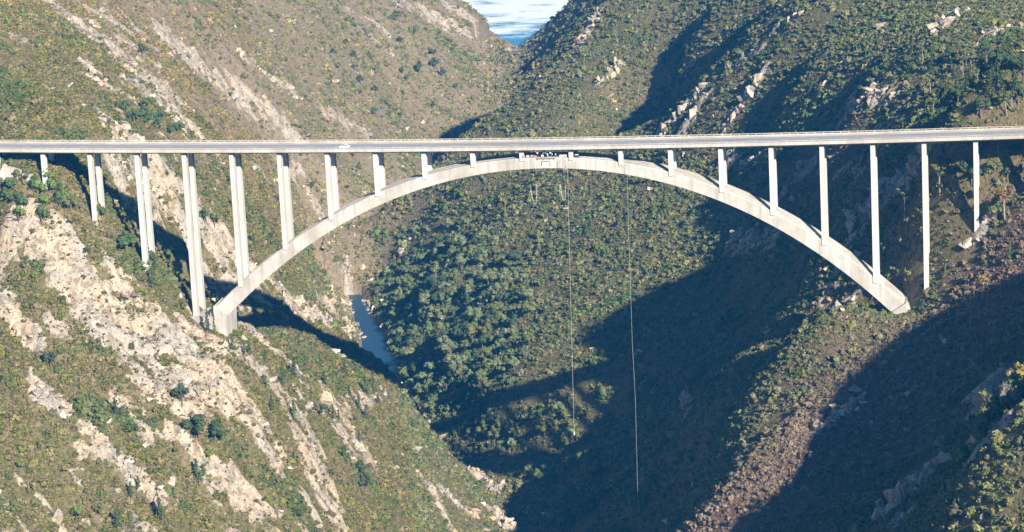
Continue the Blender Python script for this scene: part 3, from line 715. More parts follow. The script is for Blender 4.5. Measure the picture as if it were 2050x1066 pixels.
def stone_mesh(seed, mt='stone'):
    r = random.Random(seed); bm = bmesh.new()
    for _ in range(11): bm.verts.new((r.uniform(-1, 1), r.uniform(-1, 1), r.uniform(-.5, .8)))
    bmesh.ops.convex_hull(bm, input=bm.verts)
    me = bpy.data.meshes.new('stone')
    loose = [v for v in bm.verts if not v.link_faces]; bmesh.ops.delete(bm, geom=loose, context='VERTS')
    bm.to_mesh(me); bm.free(); me.materials.append(M[mt]); return me
def scatter(name, protos, P, scl, rot, idx, tint, label, kind='stuff'):
    src = bpy.data.collections.new(name+'_source')
    for i, me in enumerate(protos):
        o = bpy.data.objects.new('%s_source_%02d' % (name, i), me); src.objects.link(o)
    me = bpy.data.meshes.new(name); n = len(P); me.vertices.add(n); me.vertices.foreach_set('co', P.astype(np.float32).ravel())
    for nm, ty, A, f in (('scl', 'FLOAT_VECTOR', scl, 'vector'), ('rot', 'FLOAT_VECTOR', rot, 'vector'), ('idx', 'INT', idx, 'value'), ('tint', 'FLOAT_COLOR', tint, 'color')):
        a = me.attributes.new(nm, ty, 'POINT'); a.data.foreach_set(f, np.ascontiguousarray(A, np.int32 if ty == 'INT' else np.float32).ravel())
    o = link(name, me); tag(o, label, None, None, kind)
    ng = bpy.data.node_groups.new(name+'_nodes', 'GeometryNodeTree')
    ng.interface.new_socket('Geometry', in_out='INPUT', socket_type='NodeSocketGeometry'); ng.interface.new_socket('Geometry', in_out='OUTPUT', socket_type='NodeSocketGeometry')
    N = ng.nodes; Lk = ng.links
    gi = N.new('NodeGroupInput'); go = N.new('NodeGroupOutput')
    ci = N.new('GeometryNodeCollectionInfo'); ci.inputs['Collection'].default_value = src; ci.inputs['Separate Children'].default_value = True; ci.inputs['Reset Children'].default_value = True
    ip = N.new('GeometryNodeInstanceOnPoints'); ip.inputs['Pick Instance'].default_value = True
    def at_(nm, ty):
        q = N.new('GeometryNodeInputNamedAttribute'); q.data_type = ty; q.inputs['Name'].default_value = nm
        return [s for s in q.outputs if s.enabled and s.name == 'Attribute'][0]
    er = N.new('FunctionNodeEulerToRotation')
    Lk.new(gi.outputs[0], ip.inputs['Points']); Lk.new(ci.outputs[0], ip.inputs['Instance'])
    Lk.new(at_('idx', 'INT'), ip.inputs['Instance Index']); Lk.new(at_('scl', 'FLOAT_VECTOR'), ip.inputs['Scale'])
    Lk.new(at_('rot', 'FLOAT_VECTOR'), er.inputs[0]); Lk.new(er.outputs[0], ip.inputs['Rotation'])
    Lk.new(ip.outputs[0], go.inputs[0])
    md = o.modifiers.new('scatter', 'NODES'); md.node_group = ng
    return o

def in_frame(P, margin=.06):
    d = P-CAM; w = d@Fw; u = .5+FPX*(d@Rt)/w/2050; v = .5-FPX*(d@Up)/w/1066
    return (u > -margin) & (u < 1+margin) & (v > -margin) & (v < 1+margin)
def project(P):
    d = np.atleast_2d(P)-CAM; w = d@Fw; return 1025+FPX*(d@Rt)/w, 533-FPX*(d@Up)/w
def sample_points(spacing_near, spacing_far, margin):
    """jittered ground positions over the viewed part of the gorge"""
    out = []
    q = 790.0
    while q < 2800:
        s = spacing_near+(spacing_far-spacing_near)*min(1, max(0, (q-1150)/1100))
        hw = .1626*q*(1+margin*2)+30
        p = np.arange(-hw, hw, s); p = p+rng.uniform(-.5, .5, len(p))*s; qq_ = q+rng.uniform(-.5, .5, len(p))*s
        out.append(np.c_[p, qq_]); q += s
    o = np.concatenate(out)
    x = CAM[0]+o[:, 0]*math.cos(YAW)+o[:, 1]*math.sin(YAW); y = CAM[1]-o[:, 0]*math.sin(YAW)+o[:, 1]*math.cos(YAW)
    return x, y
xa, ya = sample_points(1.35, 2.3, .12); xb, yb = sample_points(1.25, 2.6, .12)
kb = (xb < -40-.32*yb) & (yb < 420)
x = np.r_[xa, xb[kb]]; y = np.r_[ya, yb[kb]]
z, rk, bu = ground(x, y)
P = np.c_[x, y, z]
keep = in_frame(P, .13) & (z > WATER+1.5) & ((river_d(x, y) > 8) | (y < 270) | (y > 605))
rkn = np.clip(rk+.45*fbm(x/4.5, y/4.5, 3), 0, 1.2)
keep &= rng.random(len(x)) > np.clip((rkn-.42)/.3, 0, .84)
dens = np.clip(.8+.9*fbm(x/14, y/14, 3), .15, 1)
keep &= rng.random(len(x)) < dens
keep &= ~((np.abs(y-8) < 12) & ((x < -222) | (x > 236)))
keep &= ~((y > .2) & (y < 16.5) & ((np.abs(x+142) < 9) | (np.abs(x-138) < 5)))
x, y, z, bu, P = x[keep], y[keep], z[keep], bu[keep], P[keep]; n = len(x)
u_, v_ = project(P)
pal = np.array([(.160, .148, .058), (.205, .170, .085), (.115, .125, .045), (.220, .170, .120), (.190, .152, .122), (.140, .155, .048), (.205, .175, .055), (.06, .085, .036)])
w_left = np.array([.21, .20, .16, .11, .11, .12, .03, .08]); w_right = np.array([.14, .20, .20, .13, .17, .06, .01, .09])
leftness = ((x < -90-.3*y) | ((y < 250) & (x < -60-.25*y)))
cum_l, cum_r = np.cumsum(w_left), np.cumsum(w_right)
rr = np.clip(rng.random(n)*.75+.25*(.5+fbm(x/25, y/25, 3)*1.2), 0, .999)
ci = np.where(leftness, np.searchsorted(cum_l, rr*cum_l[-1]), np.searchsorted(cum_r, rr*cum_r[-1]))
order = np.array([0, 1, 2, 3, 4, 5, 6, 7])
pal_r = np.array([(.155, .165, .072), (.205, .195, .098), (.110, .135, .056), (.225, .200, .135), (.185, .172, .135), (.135, .165, .056), (.21, .195, .07), (.065, .092, .042)])
tint = np.where(leftness[:, None], pal[np.clip(ci, 0, 7)], pal_r[np.clip(ci, 0, 7)])*np.exp(rng.normal(0, .17, (n, 1)))*np.array([1, 1, .72])
pinkish = np.clip((y-200)/300, 0, 1)*(x < -200)
tint *= 1+pinkish[:, None]*np.array([.42, .24, .20])
tint = tint*(1-bu[:, None]*.92)+bu[:, None]*.92*np.array([.25, .165, .13])*rng.uniform(.6, 1.3, (n, 1))
size = rng.gamma(3.6, .38, n)*(.85+.45*np.clip(fbm(x/18+7, y/18, 2)+.3, 0, 1))*np.clip(1+(y-400)/2600, .9, 1.4)
size = np.clip(size, .5, 3.8)
# taller, greener growth towards the river under the arch, thinning out upslope
wd = np.hypot((u_-880)/150, (v_-660)/190)+.55*fbm(x/40, y/40, 3)
inside = rng.random(n) < np.clip(1.35-wd, 0, 1)*((x > -225) & (y > 190) & ~leftness)
big = inside & (rng.random(n) < .5)
size[big] = np.clip(size[big]*2.0, 1.4, 4.4)
tint[inside] = np.array([.125, .158, .062])*np.exp(rng.normal(0, .25, (int(inside.sum()), 1)))
# damp hollows everywhere carry greener, bigger bushes
gul = (fbm(x/38+40, y/16, 3) > .28) & ~inside & (bu < .2)
size[gul] *= 1.3; tint[gul] = tint[gul]*.35+.65*np.array([.085, .125, .04])*np.exp(rng.normal(0, .2, (int(gul.sum()), 1)))
scl = np.c_[size, size*rng.uniform(.8, 1.2, n), size*rng.uniform(.65, 1.15, n)]
rot = np.c_[rng.normal(0, .15, n), rng.normal(0, .15, n), rng.uniform(0, 6.28, n)]
onrock = ground(x, y)[1] > .45
size[onrock] *= .72; scl[onrock] *= .72; tint[onrock] *= .8
P[:, 2] -= .15*size
clear = ~((y > -3.5) & (y < 19.5) & (np.abs(x) < 252) & (z+1.3*size > .0011*x+5e-5*x*x-1.6))
scatter('shrubland', [shrub_mesh(s) for s in range(8)], P[clear], scl[clear], rot[clear], rng.integers(0, 8, int(clear.sum())), np.c_[tint, np.ones(n)][clear], 'dense low fynbos scrub over the gorge sides')
print('shrubs', n)
# loose blocks and ledges on the bare rock
x, y = sample_points(2.0, 3.4, .1); z, rk, bu = ground(x, y); P = np.c_[x, y, z]
rkn = rk+.35*fbm(x/7, y/7, 3)
keep = in_frame(P, .11) & (((rkn > .5) & (rng.random(len(x)) < .42)) | (rng.random(len(x)) < .014) | ((np.abs(river_d(x, y)-10) < 3) & (rng.random(len(x)) < np.where(x < -.35*y, .6, .12)))) & (z > WATER-1) & (y < 1500)
P = P[keep]; n = len(P); s = np.clip(rng.gamma(2.2, .42, n), .3, 3.2)
scatter('rubble', [stone_mesh(100+k, 'loose') for k in range(10)], P, np.c_[s*rng.uniform(.7, 1.4, n), s, s*rng.uniform(.6, 1.3, n)], np.c_[rng.normal(0, .5, n), rng.normal(0, .5, n), rng.uniform(0, 6.28, n)], rng.integers(0, 10, n), np.c_[np.exp(rng.normal(-.1, .25, (n, 1)))*np.array([1, .97, .93])**rng.normal(0, 1.5, (n, 1)), np.ones(n)], 'broken pale rock strewn over the bare slopes')
print('stones', n)

# --- crags: named outcrops, each made of separate blocks
BLOCK = [stone_mesh(300+k) for k in range(12)]
def crag(pts, wid, bs, label, per=1.0, tall=1.0, group=None, pale=None):
    g = [hit_fine(*q) for q in pts]
    o = tag(empty('rock_outcrop', tuple(g[0])), label, 'rock', group)
    o0 = Vector(g[0]); r = random
    if len(g) == 1: g = g*2
    for a, b_ in zip(g[:-1], g[1:]):
        L_ = max(np.hypot(*(b_-a)[:2]), bs*1.2); k = max(3, int(L_/bs*per*(1+wid/bs)*.75))
        d = np.array([b_[0]-a[0], b_[1]-a[1], 0]); ln = np.linalg.norm(d); d = d/ln if ln > .1 else np.array([-.8, .2, 0])
        nrm = np.array([-d[1], d[0], 0])
        for _ in range(k):
            p = a+(b_-a)*r.random()+nrm*r.uniform(-wid, wid)+d*r.uniform(-.3, .3)*bs
            z_ = float(ground(p[0], p[1])[0][0]); s_ = bs*r.uniform(.35, 1.0)
            c_ = link('block', r.choice(BLOCK), o, (p[0]-o0.x, p[1]-o0.y, z_-o0.z+s_*r.uniform(-.1, .3)))
            c_.scale = (s_*r.uniform(.6, 1.1), s_*r.uniform(.5, .8), s_*r.uniform(.7, 1.3)*tall)
            c_.rotation_euler = (r.gauss(0, .22), r.gauss(0, .22)-.25, r.gauss(.3, .4))
    return o
CRAGS = [
 ([(1325,268),(1350,245),(1385,215),(1412,178)],4,3.6,'long jagged grey crag just above the deck, beside the triangular shadow',1.9,1.5),
 ([(1368,262),(1392,240)],4,4.2,'broad pale crag touching the deck right of the triangular shadow',1.3,1.4),
 ([(1462,248),(1485,215),(1505,182),(1524,160)],3.5,4.2,'tall white crag leaning up the slope above the deck',2.2,1.6),
 ([(1480,125),(1520,95)],3,3,'small grey outcrop uphill of the tall white crag',1,1.2),
 ([(1690,242),(1700,215)],3,3,'pale outcrop below the orange block near the deck',1,1.2),
 ([(1705,222),(1735,210),(1770,200),(1790,188)],3,3.4,'orange and cream block outcrop on the upper right slope',1.3,1.2),
 ([(1878,68),(1900,40),(1932,24)],3,3.2,'white outcrop high on the upper right slope near dark trees',1.2,1.4),
 ([(1985,75),(2040,62)],3,3,'pinkish outcrop at the top right edge',1,1),
 ([(1640,180),(1690,135)],3,2.6,'low grey ledge left of the orange block outcrop',1,1),
 ([(1560,60),(1610,30)],3,2.6,'pale ledge near the top edge right of centre',1,1),
 ([(1690,468),(1712,440),(1722,418)],4.5,5.0,'rounded pale crag left of the third pier from the right',1.3,1.5),
 ([(1728,450),(1745,405),(1765,380)],4.5,5.0,'white crag directly behind the third pier from the right',1.4,1.6),
 ([(1775,385),(1805,352),(1850,322)],4,4.6,'white crag under the deck between two tall right hand piers',1.4,1.4),
 ([(1715,480),(1690,500),(1725,510)],3,3,'pale broken ledge below the rounded crag',1.1,1.1),
 ([(1640,568),(1660,548)],2,3.2,'white rock spur tip right under the lower right arch',1.4,1.0),
 ([(1470,485),(1500,470),(1535,482)],4,3.4,'pinkish outcrop seen beneath the right half of the arch',1.2,1.1),
 ([(1560,400),(1585,365),(1600,345)],3,3,'cream rocks behind the arch between two right hand piers',1.1,1.3),
 ([(1490,340),(1520,315),(1535,305)],3,3,'pale rocks just below the deck on the right bank',1.1,1.2),
 ([(1610,345),(1635,318)],3,3,'reddish rocks below the deck left of the white crag',1.1,1.1),
 ([(1640,872),(1665,850),(1700,825),(1722,808)],2.2,2.6,'bright rocks on the crest of the burnt spur',1.3,1.0),
 ([(1820,665),(1835,655)],2,2,'small pale rocks on the burnt spur below the arch foot',1.2,1),
 ([(1368,808),(1374,790)],1.4,2.4,'small white upright rock on the thin lit spur',1.3,2.0),
 ([(1965,830),(1990,800),(2030,780)],5,5.0,'large shaded cliff near the right edge above the corner wood',1.3,1.9),
 ([(1785,1030),(1820,980),(1860,945),(1900,920)],5,4.6,'shaded grey cliff left of the corner wood',1.2,1.6),
 ([(1668,620),(1700,600)],4,3.6,'dim grey rock face in shadow behind the lower right arch',1.0,1.4),
 ([(252,938),(272,962),(292,988),(316,1010)],1.3,2.3,'long bright white rock rib at lower left',1.6,1.0),
 ([(0,622),(30,655),(70,700)],1.8,2.6,'white rock rib at the left edge below the cream cliff',1.3,1.1),
 ([(58,770),(90,790),(128,825)],1.4,2.2,'white rock rib in scrub on the left foreground',1.4,1),
 ([(172,868),(205,892),(240,925)],1.3,2.0,'broken white rib uphill of the long bright one',1.4,1),
 ([(985,1022),(1000,1035),(1022,1060)],2,3,'pale rock buttress at the bottom centre edge',1.3,1.4),
 ([(885,988),(905,1005),(938,1028)],1.6,2.4,'slanting pale slab above the bottom centre buttress',1.3,1),
 ([(838,950),(865,990),(895,1050)],1.4,2.4,'long pale rib left of the slanting slab',1.2,1.2),
 ([(765,782),(785,810)],1.3,2.2,'small pale tooth of rock on the spur crest above the river',1.4,1.4),
 ([(565,595),(610,618),(650,640)],3,3,'pale rocks above the arch shadow right of the arch foot',1.2,1.1),
 ([(660,612),(700,650),(732,685)],2.6,3,'pale bouldery bank between arch shadow and river',1.2,1.1),
 ([(690,520),(702,560),(735,608),(742,640)],1.8,2.2,'white boulders along the near bank of the river',1.3,.8),
 ([(205,262),(225,245),(250,268)],4,3.6,'whitish crag just above the deck at upper left',1.2,1.2),
 ([(165,125),(185,150),(205,172)],3,3,'pale ledge on the upper left slope',1.2,1),
 ([(300,190),(335,225),(372,270)],3,3.2,'pinkish rock rib running down to the deck at upper left',1.2,1),
 ([(480,112),(540,160),(590,190)],3,3.4,'orange pink rock rib on the upper left slope',1.2,1),
 ([(735,70),(785,112)],4,3.6,'pale outcrop high on the far sunlit slope',1.1,1),
 ([(1165,88),(1188,45),(1212,5)],4,4,'grey rocky crest right of the sea',1.1,1.3),
 ([(1200,172),(1225,145),(1240,130)],3.5,3.4,'cream rocks below the rocky crest right of the sea',1.1,1.2),
 ([(806,512),(814,490),(824,472)],2.4,3,'small orange cliff above the riverside forest',1.3,1.3),
 ([(260,420),(300,400),(340,380)],3.2,2.6,'scattered pale rocks behind the third and fourth piers',1.1,1),
 ([(600,350),(620,385),(640,425)],3.2,3,'orange rocks behind the seventh pier from the left',1.1,1.1),
 ([(1262,722),(1274,717),(1290,714)],1.6,2.6,'lone white rock on the far slope beside the longest rope',1.6,1.1),
 ([(1010,978),(960,945),(920,930)],1.6,1.8,'pale stones by the dark water at the bottom centre',1.1,.7),
]
for e in CRAGS: crag(*e)

# --- trees, each a thing with trunk and crown (unit height 1, scaled per tree)
def tree_meshes(kind, leaf, bark, seed):
    r = random.Random(seed); tr = MB(); cr = MB()
    if kind == 'pine':
        tr.tube([(0, 0, -.12), (.01, 0, .3), (0, .01, .7), (0, 0, .98)], [.03, .022, .014, .004], 6)
        for k in range(9):
            h = .14+.82*k/8; R_ = .24*(1-(h-.1)*.95)+.02
            for a in range(5):
                t = r.uniform(0, 6.28); d = R_*r.uniform(.35, .75)
                leaf_cloud(cr, math.cos(t)*d, math.sin(t)*d, h-.01, R_*.45, R_*.45, .05, 7, .035, r)
            leaf_cloud(cr, 0, 0, h, R_*.5, R_*.5, .06, 8, .04, r)
    elif kind == 'umbrella':
        tr.tube([(0, 0, -.12), (.02, .01, .35), (-.01, .0, .7), (0, 0, .85)], [.022, .018, .013, .006], 6)
        for a in range(4):
            t = a*1.6+r.uniform(0, .6); tr.tube([(0, 0, .5+.07*a), (math.cos(t)*.09, math.sin(t)*.09, .62+.07*a), (math.cos(t)*.15, math.sin(t)*.15, .68+.07*a)], [.01, .007, .003], 5)
        for k in range(7):
            t = r.uniform(0, 6.28); d = r.uniform(.02, .17); h = r.uniform(.55, .9)
            s = r.uniform(.07, .12); blob(cr, math.cos(t)*d, math.sin(t)*d, h, s*.7, s*.7, s*.55, r); leaf_cloud(cr, math.cos(t)*d, math.sin(t)*d, h, s, s, s*.8, 34, .03, r)
    else:   # spreading broadleaf
        tr.tube([(0, 0, -.15), (.02, .02, .2), (0, 0, .42), (.03, 0, .7)], [.045, .035, .026, .008], 6)
        for a in range(4):
            t = a*1.6+r.uniform(0, .7); tr.tube([(0, 0, .3), (math.cos(t)*.17, math.sin(t)*.17, .5), (math.cos(t)*.3, math.sin(t)*.3, .62)], [.02, .013, .004], 5)
        for k in range(9):
            t = r.uniform(0, 6.28); d = r.uniform(.0, .36); h = .80-.75*d+r.uniform(-.14, .1); s = r.uniform(.13, .22)
            blob(cr, math.cos(t)*d, math.sin(t)*d, h, s*.75, s*.75, s*.65, r); leaf_cloud(cr, math.cos(t)*d, math.sin(t)*d, h, s*1.05, s*1.05, s*.9, 34, .045, r)
    return tr.mesh('trunk', bark), cr.mesh('crown', leaf)
TM = {}
def get_tree(kind, leaf, var):
    k = (kind, leaf, var)
    if k not in TM: TM[k] = tree_meshes(kind, LEAF[leaf], M['pale_bark'] if kind == 'umbrella' else M['bark'], hash((kind, var)) % 1 + var*13+len(kind)*7)
    return TM[k]
NAMES = {'pine': 'pine_tree', 'umbrella': 'tall_tree', 'broad': 'broadleaf_tree'}
def plant(u, v, h, kind, leaf, label, group=None, wide=1.0):
    g = hit_fine(u, v)
    o = tag(empty(NAMES[kind], tuple(g)), label, 'tree', group)
    tr, cr = get_tree(kind, leaf, random.randrange(4))
    o.scale = (h*wide, h*wide, h); o.rotation_euler = (random.gauss(0, .04), random.gauss(0, .04), random.uniform(0, 6.28))
    link('trunk', tr, o); link('crown', cr, o)
    return o
TREES = [  # u, v (foot), height m, kind, leaf, label
 (365,826,9,'broad','dark_foliage','dark tree on the pale cliff, highest of the three dark ones',1.1),
 (398,882,11,'broad','dark_foliage','dark spreading tree at the foot of the cream cliff, middle of three',1.2),
 (432,888,10,'broad','dark_foliage','dark broad tree on the cliff edge, lowest of the three dark ones',1.1),
 (155,1048,7,'broad','bright_foliage','round green bush-like tree alone near the lower left corner',.95),
 (236,1062,8,'pine','pine_needles','green conifer between the round tree and the white rock rib',1.1),
 (322,1045,9,'pine','dark_foliage','conifer just below the end of the bright white rock rib',1.1),
 (262,995,6,'pine','pine_needles','small conifer touching the left side of the white rock rib',1.1),
 (277,985,5.5,'pine','dark_foliage','little conifer pressed against the right side of the white rib',1.1),
 (397,968,9.5,'pine','pine_needles','slim conifer standing alone right of the white rock rib',1.0),
 (102,742,8,'broad','dark_foliage','dark round tree among scrub on the left foreground slope',.9),
 (232,838,8,'pine','dark_foliage','slender dark conifer on the slope below the cream cliff',.8),
 (590,762,10,'pine','dark_foliage','tall dark conifer on the rocky spur right of the arch foot',.9),
 (566,776,8,'pine','pine_needles','conifer left of the tallest one on the rocky spur',.9),
 (590,848,9,'pine','pine_needles','conifer in the rock cleft under the spur crest',.9),
 (545,832,7,'pine','dark_foliage','small dark conifer on pale ribs below the spur crest',.9),
 (640,838,7,'broad','dark_foliage','dark bushy tree on the spur near the pink cliff',1.1),
 (735,792,9,'pine','pine_needles','green conifer on the last crest above the river bend',1.0),
 (690,920,6,'broad','dark_foliage','dark tree on the left edge of the pink cliff face',.9),
 (735,985,9,'broad','dark_foliage','dark tree directly below the pink cliff face',1.0),
 (722,950,6,'broad','dark_foliage','flat dark bushy tree on the pink cliff ledge',1.4),
 (417,668,9.5,'pine','dark_foliage','dark conifer in front of the left arch foundation',.7),
 (431,672,8.5,'pine','olive_foliage','grey-green conifer beside the dark one at the left arch foundation',.6),
 (466,702,6,'pine','pine_needles','small conifer just right of the left arch foot',.9),
 (500,716,6.5,'pine','pine_needles','small conifer on pale boulders right of the arch foot',.9),
 (200,452,8,'broad','pine_needles','dark green tree at the foot of the second pier from the left',1.0),
 (255,510,10,'broad','pine_needles','big rounded tree left of the third pier foot',1.1),
 (312,545,8,'pine','pine_needles','conifer touching the right leg of the third pier foot',.9),
 (307,588,10,'pine','pine_needles','tall conifer below the third pier foot',.8),
 (352,560,8,'broad','olive_foliage','olive tree between the third pier and the tall double pier',1.0),
 (530,470,9,'pine','pine_needles','conifer seen between the fifth and sixth pier from the left',.9),
 (285,115,8,'broad','dark_foliage','dark round tree alone on the upper left slope',1.0),
 (870,140,10,'broad','dark_foliage','dark tree right of a group on the far sunlit slope',.9),
 (840,150,11,'broad','dark_foliage','largest dark tree of the group on the far sunlit slope',.9),
 (886,158,9,'broad','dark_foliage','dark tree lowest of the group on the far sunlit slope',.9),
 (866,116,8,'broad','dark_foliage','dark tree highest of the group on the far sunlit slope',1.0),
 (1310,432,10,'pine','bright_foliage','left one of two bright conifers under the right half of the arch',.8),
 (1336,418,10,'pine','bright_foliage','right one of two bright conifers under the right half of the arch',.8),
 (1012,440,10,'pine','yellow_foliage','yellow orange tree under the crown of the arch',.5),
 (1062,448,0.1,'pine','yellow_foliage','',.5),
 (1882,400,13,'umbrella','olive_foliage','tall tree right of the second pier from the right',1.2),
 (1812,438,13,'umbrella','olive_foliage','tall pale-trunked tree between two of the right hand piers',1.2),
 (1783,440,8,'broad','olive_foliage','rounded tree left of the pale-trunked one by the white crag',1.0),
 (1920,410,9,'umbrella','dark_foliage','thin dark tree left of the last pier on the right',1.0),
 (2012,440,15,'umbrella','rust_foliage','large brownish tree on the slope right of the last pier',1.3),
 (1995,450,10,'broad','olive_foliage','olive tree below the large brownish tree',.9),
 (1966,602,10,'umbrella','yellow_foliage','yellow crowned tree on a bare trunk on the burnt spur',1.0),
 (2004,598,12,'umbrella','rust_foliage','rusty thin tree right of the yellow crowned one',.6),
 (1943,660,12,'umbrella','yellow_foliage','straw coloured tall tree on the burnt spur above the shadow',.8),
 (2022,520,6,'pine','bright_foliage','bright green conifer on the burnt slope at the right edge',1.0),
 (1893,560,5,'pine','bright_foliage','small bright conifer right of the pier foot on the right bank',1.0),
 (2010,712,6,'pine','bright_foliage','bright little tree alone in the shaded hollow at lower right',.8),
 (1840,1050,8,'pine','bright_foliage','yellow-green conifer lowest at the left end of the corner wood',.9),
 (1907,1015,8,'pine','bright_foliage','bright conifer standing out left of the corner wood',.9),
 (1985,1000,16,'umbrella','olive_foliage','tall tree with bare trunk in the lower right corner wood',1.0),
 (2044,950,16,'umbrella','yellow_foliage','tallest tree on the right edge of the corner wood',1.1),
 (2010,975,11,'umbrella','olive_foliage','slim tree between the two tallest of the corner wood',.8),
 (1968,1064,10,'broad','olive_foliage','yellowish round tree in the bottom right corner',1.0),
 (2032,1045,11,'broad','grey_foliage','grey leafless-looking tree in the bottom right corner',1.0),
 (1600,838,0.1,'pine','olive_foliage','',1.0),
 (1378,980,4,'broad','olive_foliage','lone lit bush-like tree in the dark gully at lower right',1.2),
 (1395,770,6,'broad','olive_foliage','rounded tree above the small white rock on the thin lit spur',1.2),
]
for e in TREES:
    if e[2] > .5: plant(e[0], e[1], e[2], e[3], e[4], e[5], None, e[6])
def inpoly(u, v, poly):
    r = False; j = len(poly)-1
    for i in range(len(poly)):
        a, b_ = poly[i], poly[j]
        if (a[1] > v) != (b_[1] > v) and u < (b_[0]-a[0])*(v-a[1])/(b_[1]-a[1])+a[0]: r = not r
        j = i
    return r
ZONES = [  # polygon, number, kinds, height, width, label, group
 ([(785,590),(840,500),(920,450),(1030,530),(1090,640),(1040,740),(960,800),(860,835),(800,760),(780,660)], 130, [('broad','forest_foliage'),('broad','forest_foliage'),('broad','olive_foliage'),('broad','dark_foliage')], (6.5,10.5), 1.05, 'rounded grey-green tree of the riverside forest under the arch', 'trees of the riverside forest'),
 ([(925,880),(1000,850),(1180,830),(1160,910),(1050,930),(950,915)], 24, [('broad','forest_foliage'),('broad','olive_foliage')], (6,9), 1.0, 'rounded tree on the low lit spur inside the bridge shadow', 'trees inside the bridge shadow'),
 ([(1060,960),(1130,940),(1260,900),(1230,960),(1150,1066),(1080,1066),(1090,1010)], 30, [('broad','forest_foliage'),('broad','olive_foliage')], (7,11), 1.0, 'rounded tree of the wood at the bottom centre by the river', 'trees of the bottom centre wood'),
 ([(1840,110),(1950,130),(2050,120),(2050,250),(1860,245)], 34, [('umbrella','olive_foliage'),('broad','dark_foliage'),('pine','dark_foliage')], (8,12), 1.0, 'dark green tree of the wood above the deck on the far right', 'trees of the upper right wood'),
 ([(0,330),(60,350),(130,400),(160,440),(100,460),(0,440)], 22, [('broad','pine_needles'),('broad','bright_foliage'),('broad','olive_foliage')], (5,8), 1.1, 'lush green tree of the thicket beneath the left end of the deck', 'trees below the left end of the deck'),
 ([(240,220),(300,230),(370,275),(300,278)], 10, [('broad','pine_needles')], (6,9), 1.0, 'green tree of the strip above the deck left of centre', 'trees of the green strip above the deck'),
 ([(1900,950),(1990,900),(2050,870),(2050,1066),(1860,1066)], 16, [('umbrella','olive_foliage'),('broad','olive_foliage'),('broad','dark_foliage')], (7,12), 1.0, 'middling tree of the lower right corner wood', 'trees of the lower right corner wood'),
 ([(450,680),(600,720),(760,760),(800,820),(720,900),(620,800),(500,740)], 22, [('pine','pine_needles'),('pine','dark_foliage'),('pine','olive_foliage')], (4,7.5), .9, 'small conifer among the pale ribs right of the arch foot', 'small conifers on the left spur'),
 ([(300,320),(640,310),(640,400),(560,480),(420,540),(340,420)], 20, [('pine','pine_needles'),('broad','pine_needles'),('broad','olive_foliage')], (4.5,8), .95, 'small green tree on the rocky slope behind the left piers', 'small trees behind the left piers'),
 ([(0,940),(120,900),(420,900),(520,1000),(480,1066),(0,1066)], 14, [('pine','olive_foliage'),('broad','olive_foliage'),('broad','bright_foliage')], (3,5), 1.0, 'little olive tree in the scrub of the lower left slope', 'little trees of the lower left slope'),
 ([(1870,330),(1940,310),(2050,300),(2050,420),(1975,440),(1900,420)], 20, [('umbrella','olive_foliage'),('broad','dark_foliage'),('broad','olive_foliage'),('umbrella','dark_foliage')], (5,9), 1.1, 'middling tree on the slope under the right end of the deck', 'trees under the right end of the deck'),
 ([(640,100),(900,60),(920,200),(850,260),(700,250)], 16, [('broad','dark_foliage'),('broad','pine_needles')], (5,8), .9, 'small dark tree dotted on the far sunlit slope', 'small trees on the far sunlit slope'),
]
ORD = ['first', 'second', 'third', 'fourth', 'fifth', 'sixth', 'seventh', 'eighth', 'ninth', 'tenth', 'eleventh', 'twelfth']
TINT = {'forest_foliage': 'grey-green', 'olive_foliage': 'olive', 'dark_foliage': 'dark green', 'pine_needles': 'deep green', 'bright_foliage': 'bright green', 'grey_foliage': 'grey', 'yellow_foliage': 'yellowish', 'rust_foliage': 'rusty'}
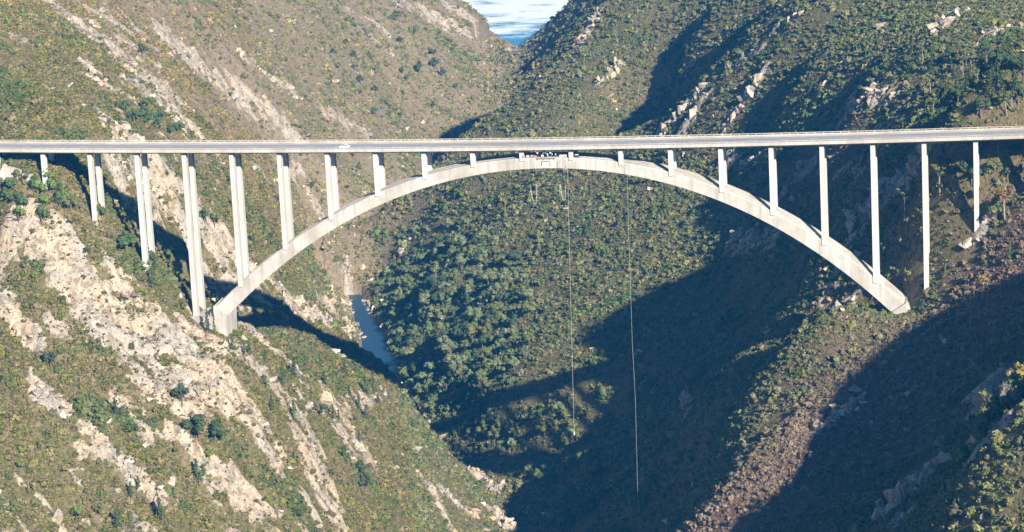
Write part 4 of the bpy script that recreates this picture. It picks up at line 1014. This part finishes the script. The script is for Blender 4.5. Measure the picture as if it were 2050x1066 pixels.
PLACE = {'trees of the riverside forest': 'riverside forest', 'trees inside the bridge shadow': 'lit low spur', 'trees of the bottom centre wood': 'bottom centre wood', 'trees of the upper right wood': 'upper right wood',
         'trees below the left end of the deck': 'left deck thicket', 'trees of the green strip above the deck': 'green strip above deck', 'trees of the lower right corner wood': 'lower right corner wood', 'small conifers on the left spur': 'rocky left spur',
         'small trees behind the left piers': 'slope behind left piers', 'little trees of the lower left slope': 'lower left slope', 'trees under the right end of the deck': 'slope below right deck', 'small trees on the far sunlit slope': 'far sunlit slope'}
def relabel(items, group):
    """say which tree of its wood each one is: size, colour, and where it stands in the wood"""
    hs = sorted(i[1] for i in items); lo, hi = hs[len(hs)//3], hs[2*len(hs)//3]
    vs_ = sorted(i[3] for i in items); va, vb = vs_[len(vs_)//3], vs_[2*len(vs_)//3]
    us_ = sorted(i[2] for i in items); ua, ub = us_[len(us_)//3], us_[2*len(us_)//3]
    bins = {}
    for o, h, u, v, lf, kd in items:
        size = 'small' if h < lo else 'large' if h > hi else 'middling'
        row = 'upper' if v < va else 'lower' if v > vb else 'middle'; col = 'left' if u < ua else 'right' if u > ub else 'centre'
        bins.setdefault((size, TINT[lf], row, col, kd), []).append((u, o))
    for (size, tint_, row, col, kd), L_ in bins.items():
        L_.sort(key=lambda q: q[0])
        for k, (u, o) in enumerate(L_):
            what = {'pine': 'conifer', 'umbrella': 'thin-trunked tree', 'broad': 'rounded tree'}[kd]
            nth = '' if len(L_) == 1 else ', %s such from left' % ORD[min(k, 11)]
            o['label'] = '%s %s %s, %s %s of %s%s' % (size, tint_, what, row, col, PLACE[group], nth)
for poly, cnt, kinds, (h0, h1), wd, label, group in ZONES:
    u0 = min(p[0] for p in poly); u1 = max(p[0] for p in poly); v0 = min(p[1] for p in poly); v1 = max(p[1] for p in poly); k = 0
    placed = []; items = []
    for _ in range(cnt*30):
        if k >= cnt: break
        u, v = random.uniform(u0, u1), random.uniform(v0, v1)
        if not inpoly(u, v, poly) or any((u-a)**2+(v-b_)**2 < 110 for a, b_ in placed): continue
        placed.append((u, v)); kd, lf = random.choice(kinds)
        h_ = random.uniform(h0, h1); items.append((plant(u, v, h_, kd, lf, label, group, wd*random.uniform(.9, 1.2)), h_, u, v, lf, kd)); k += 1
    relabel(items, group)
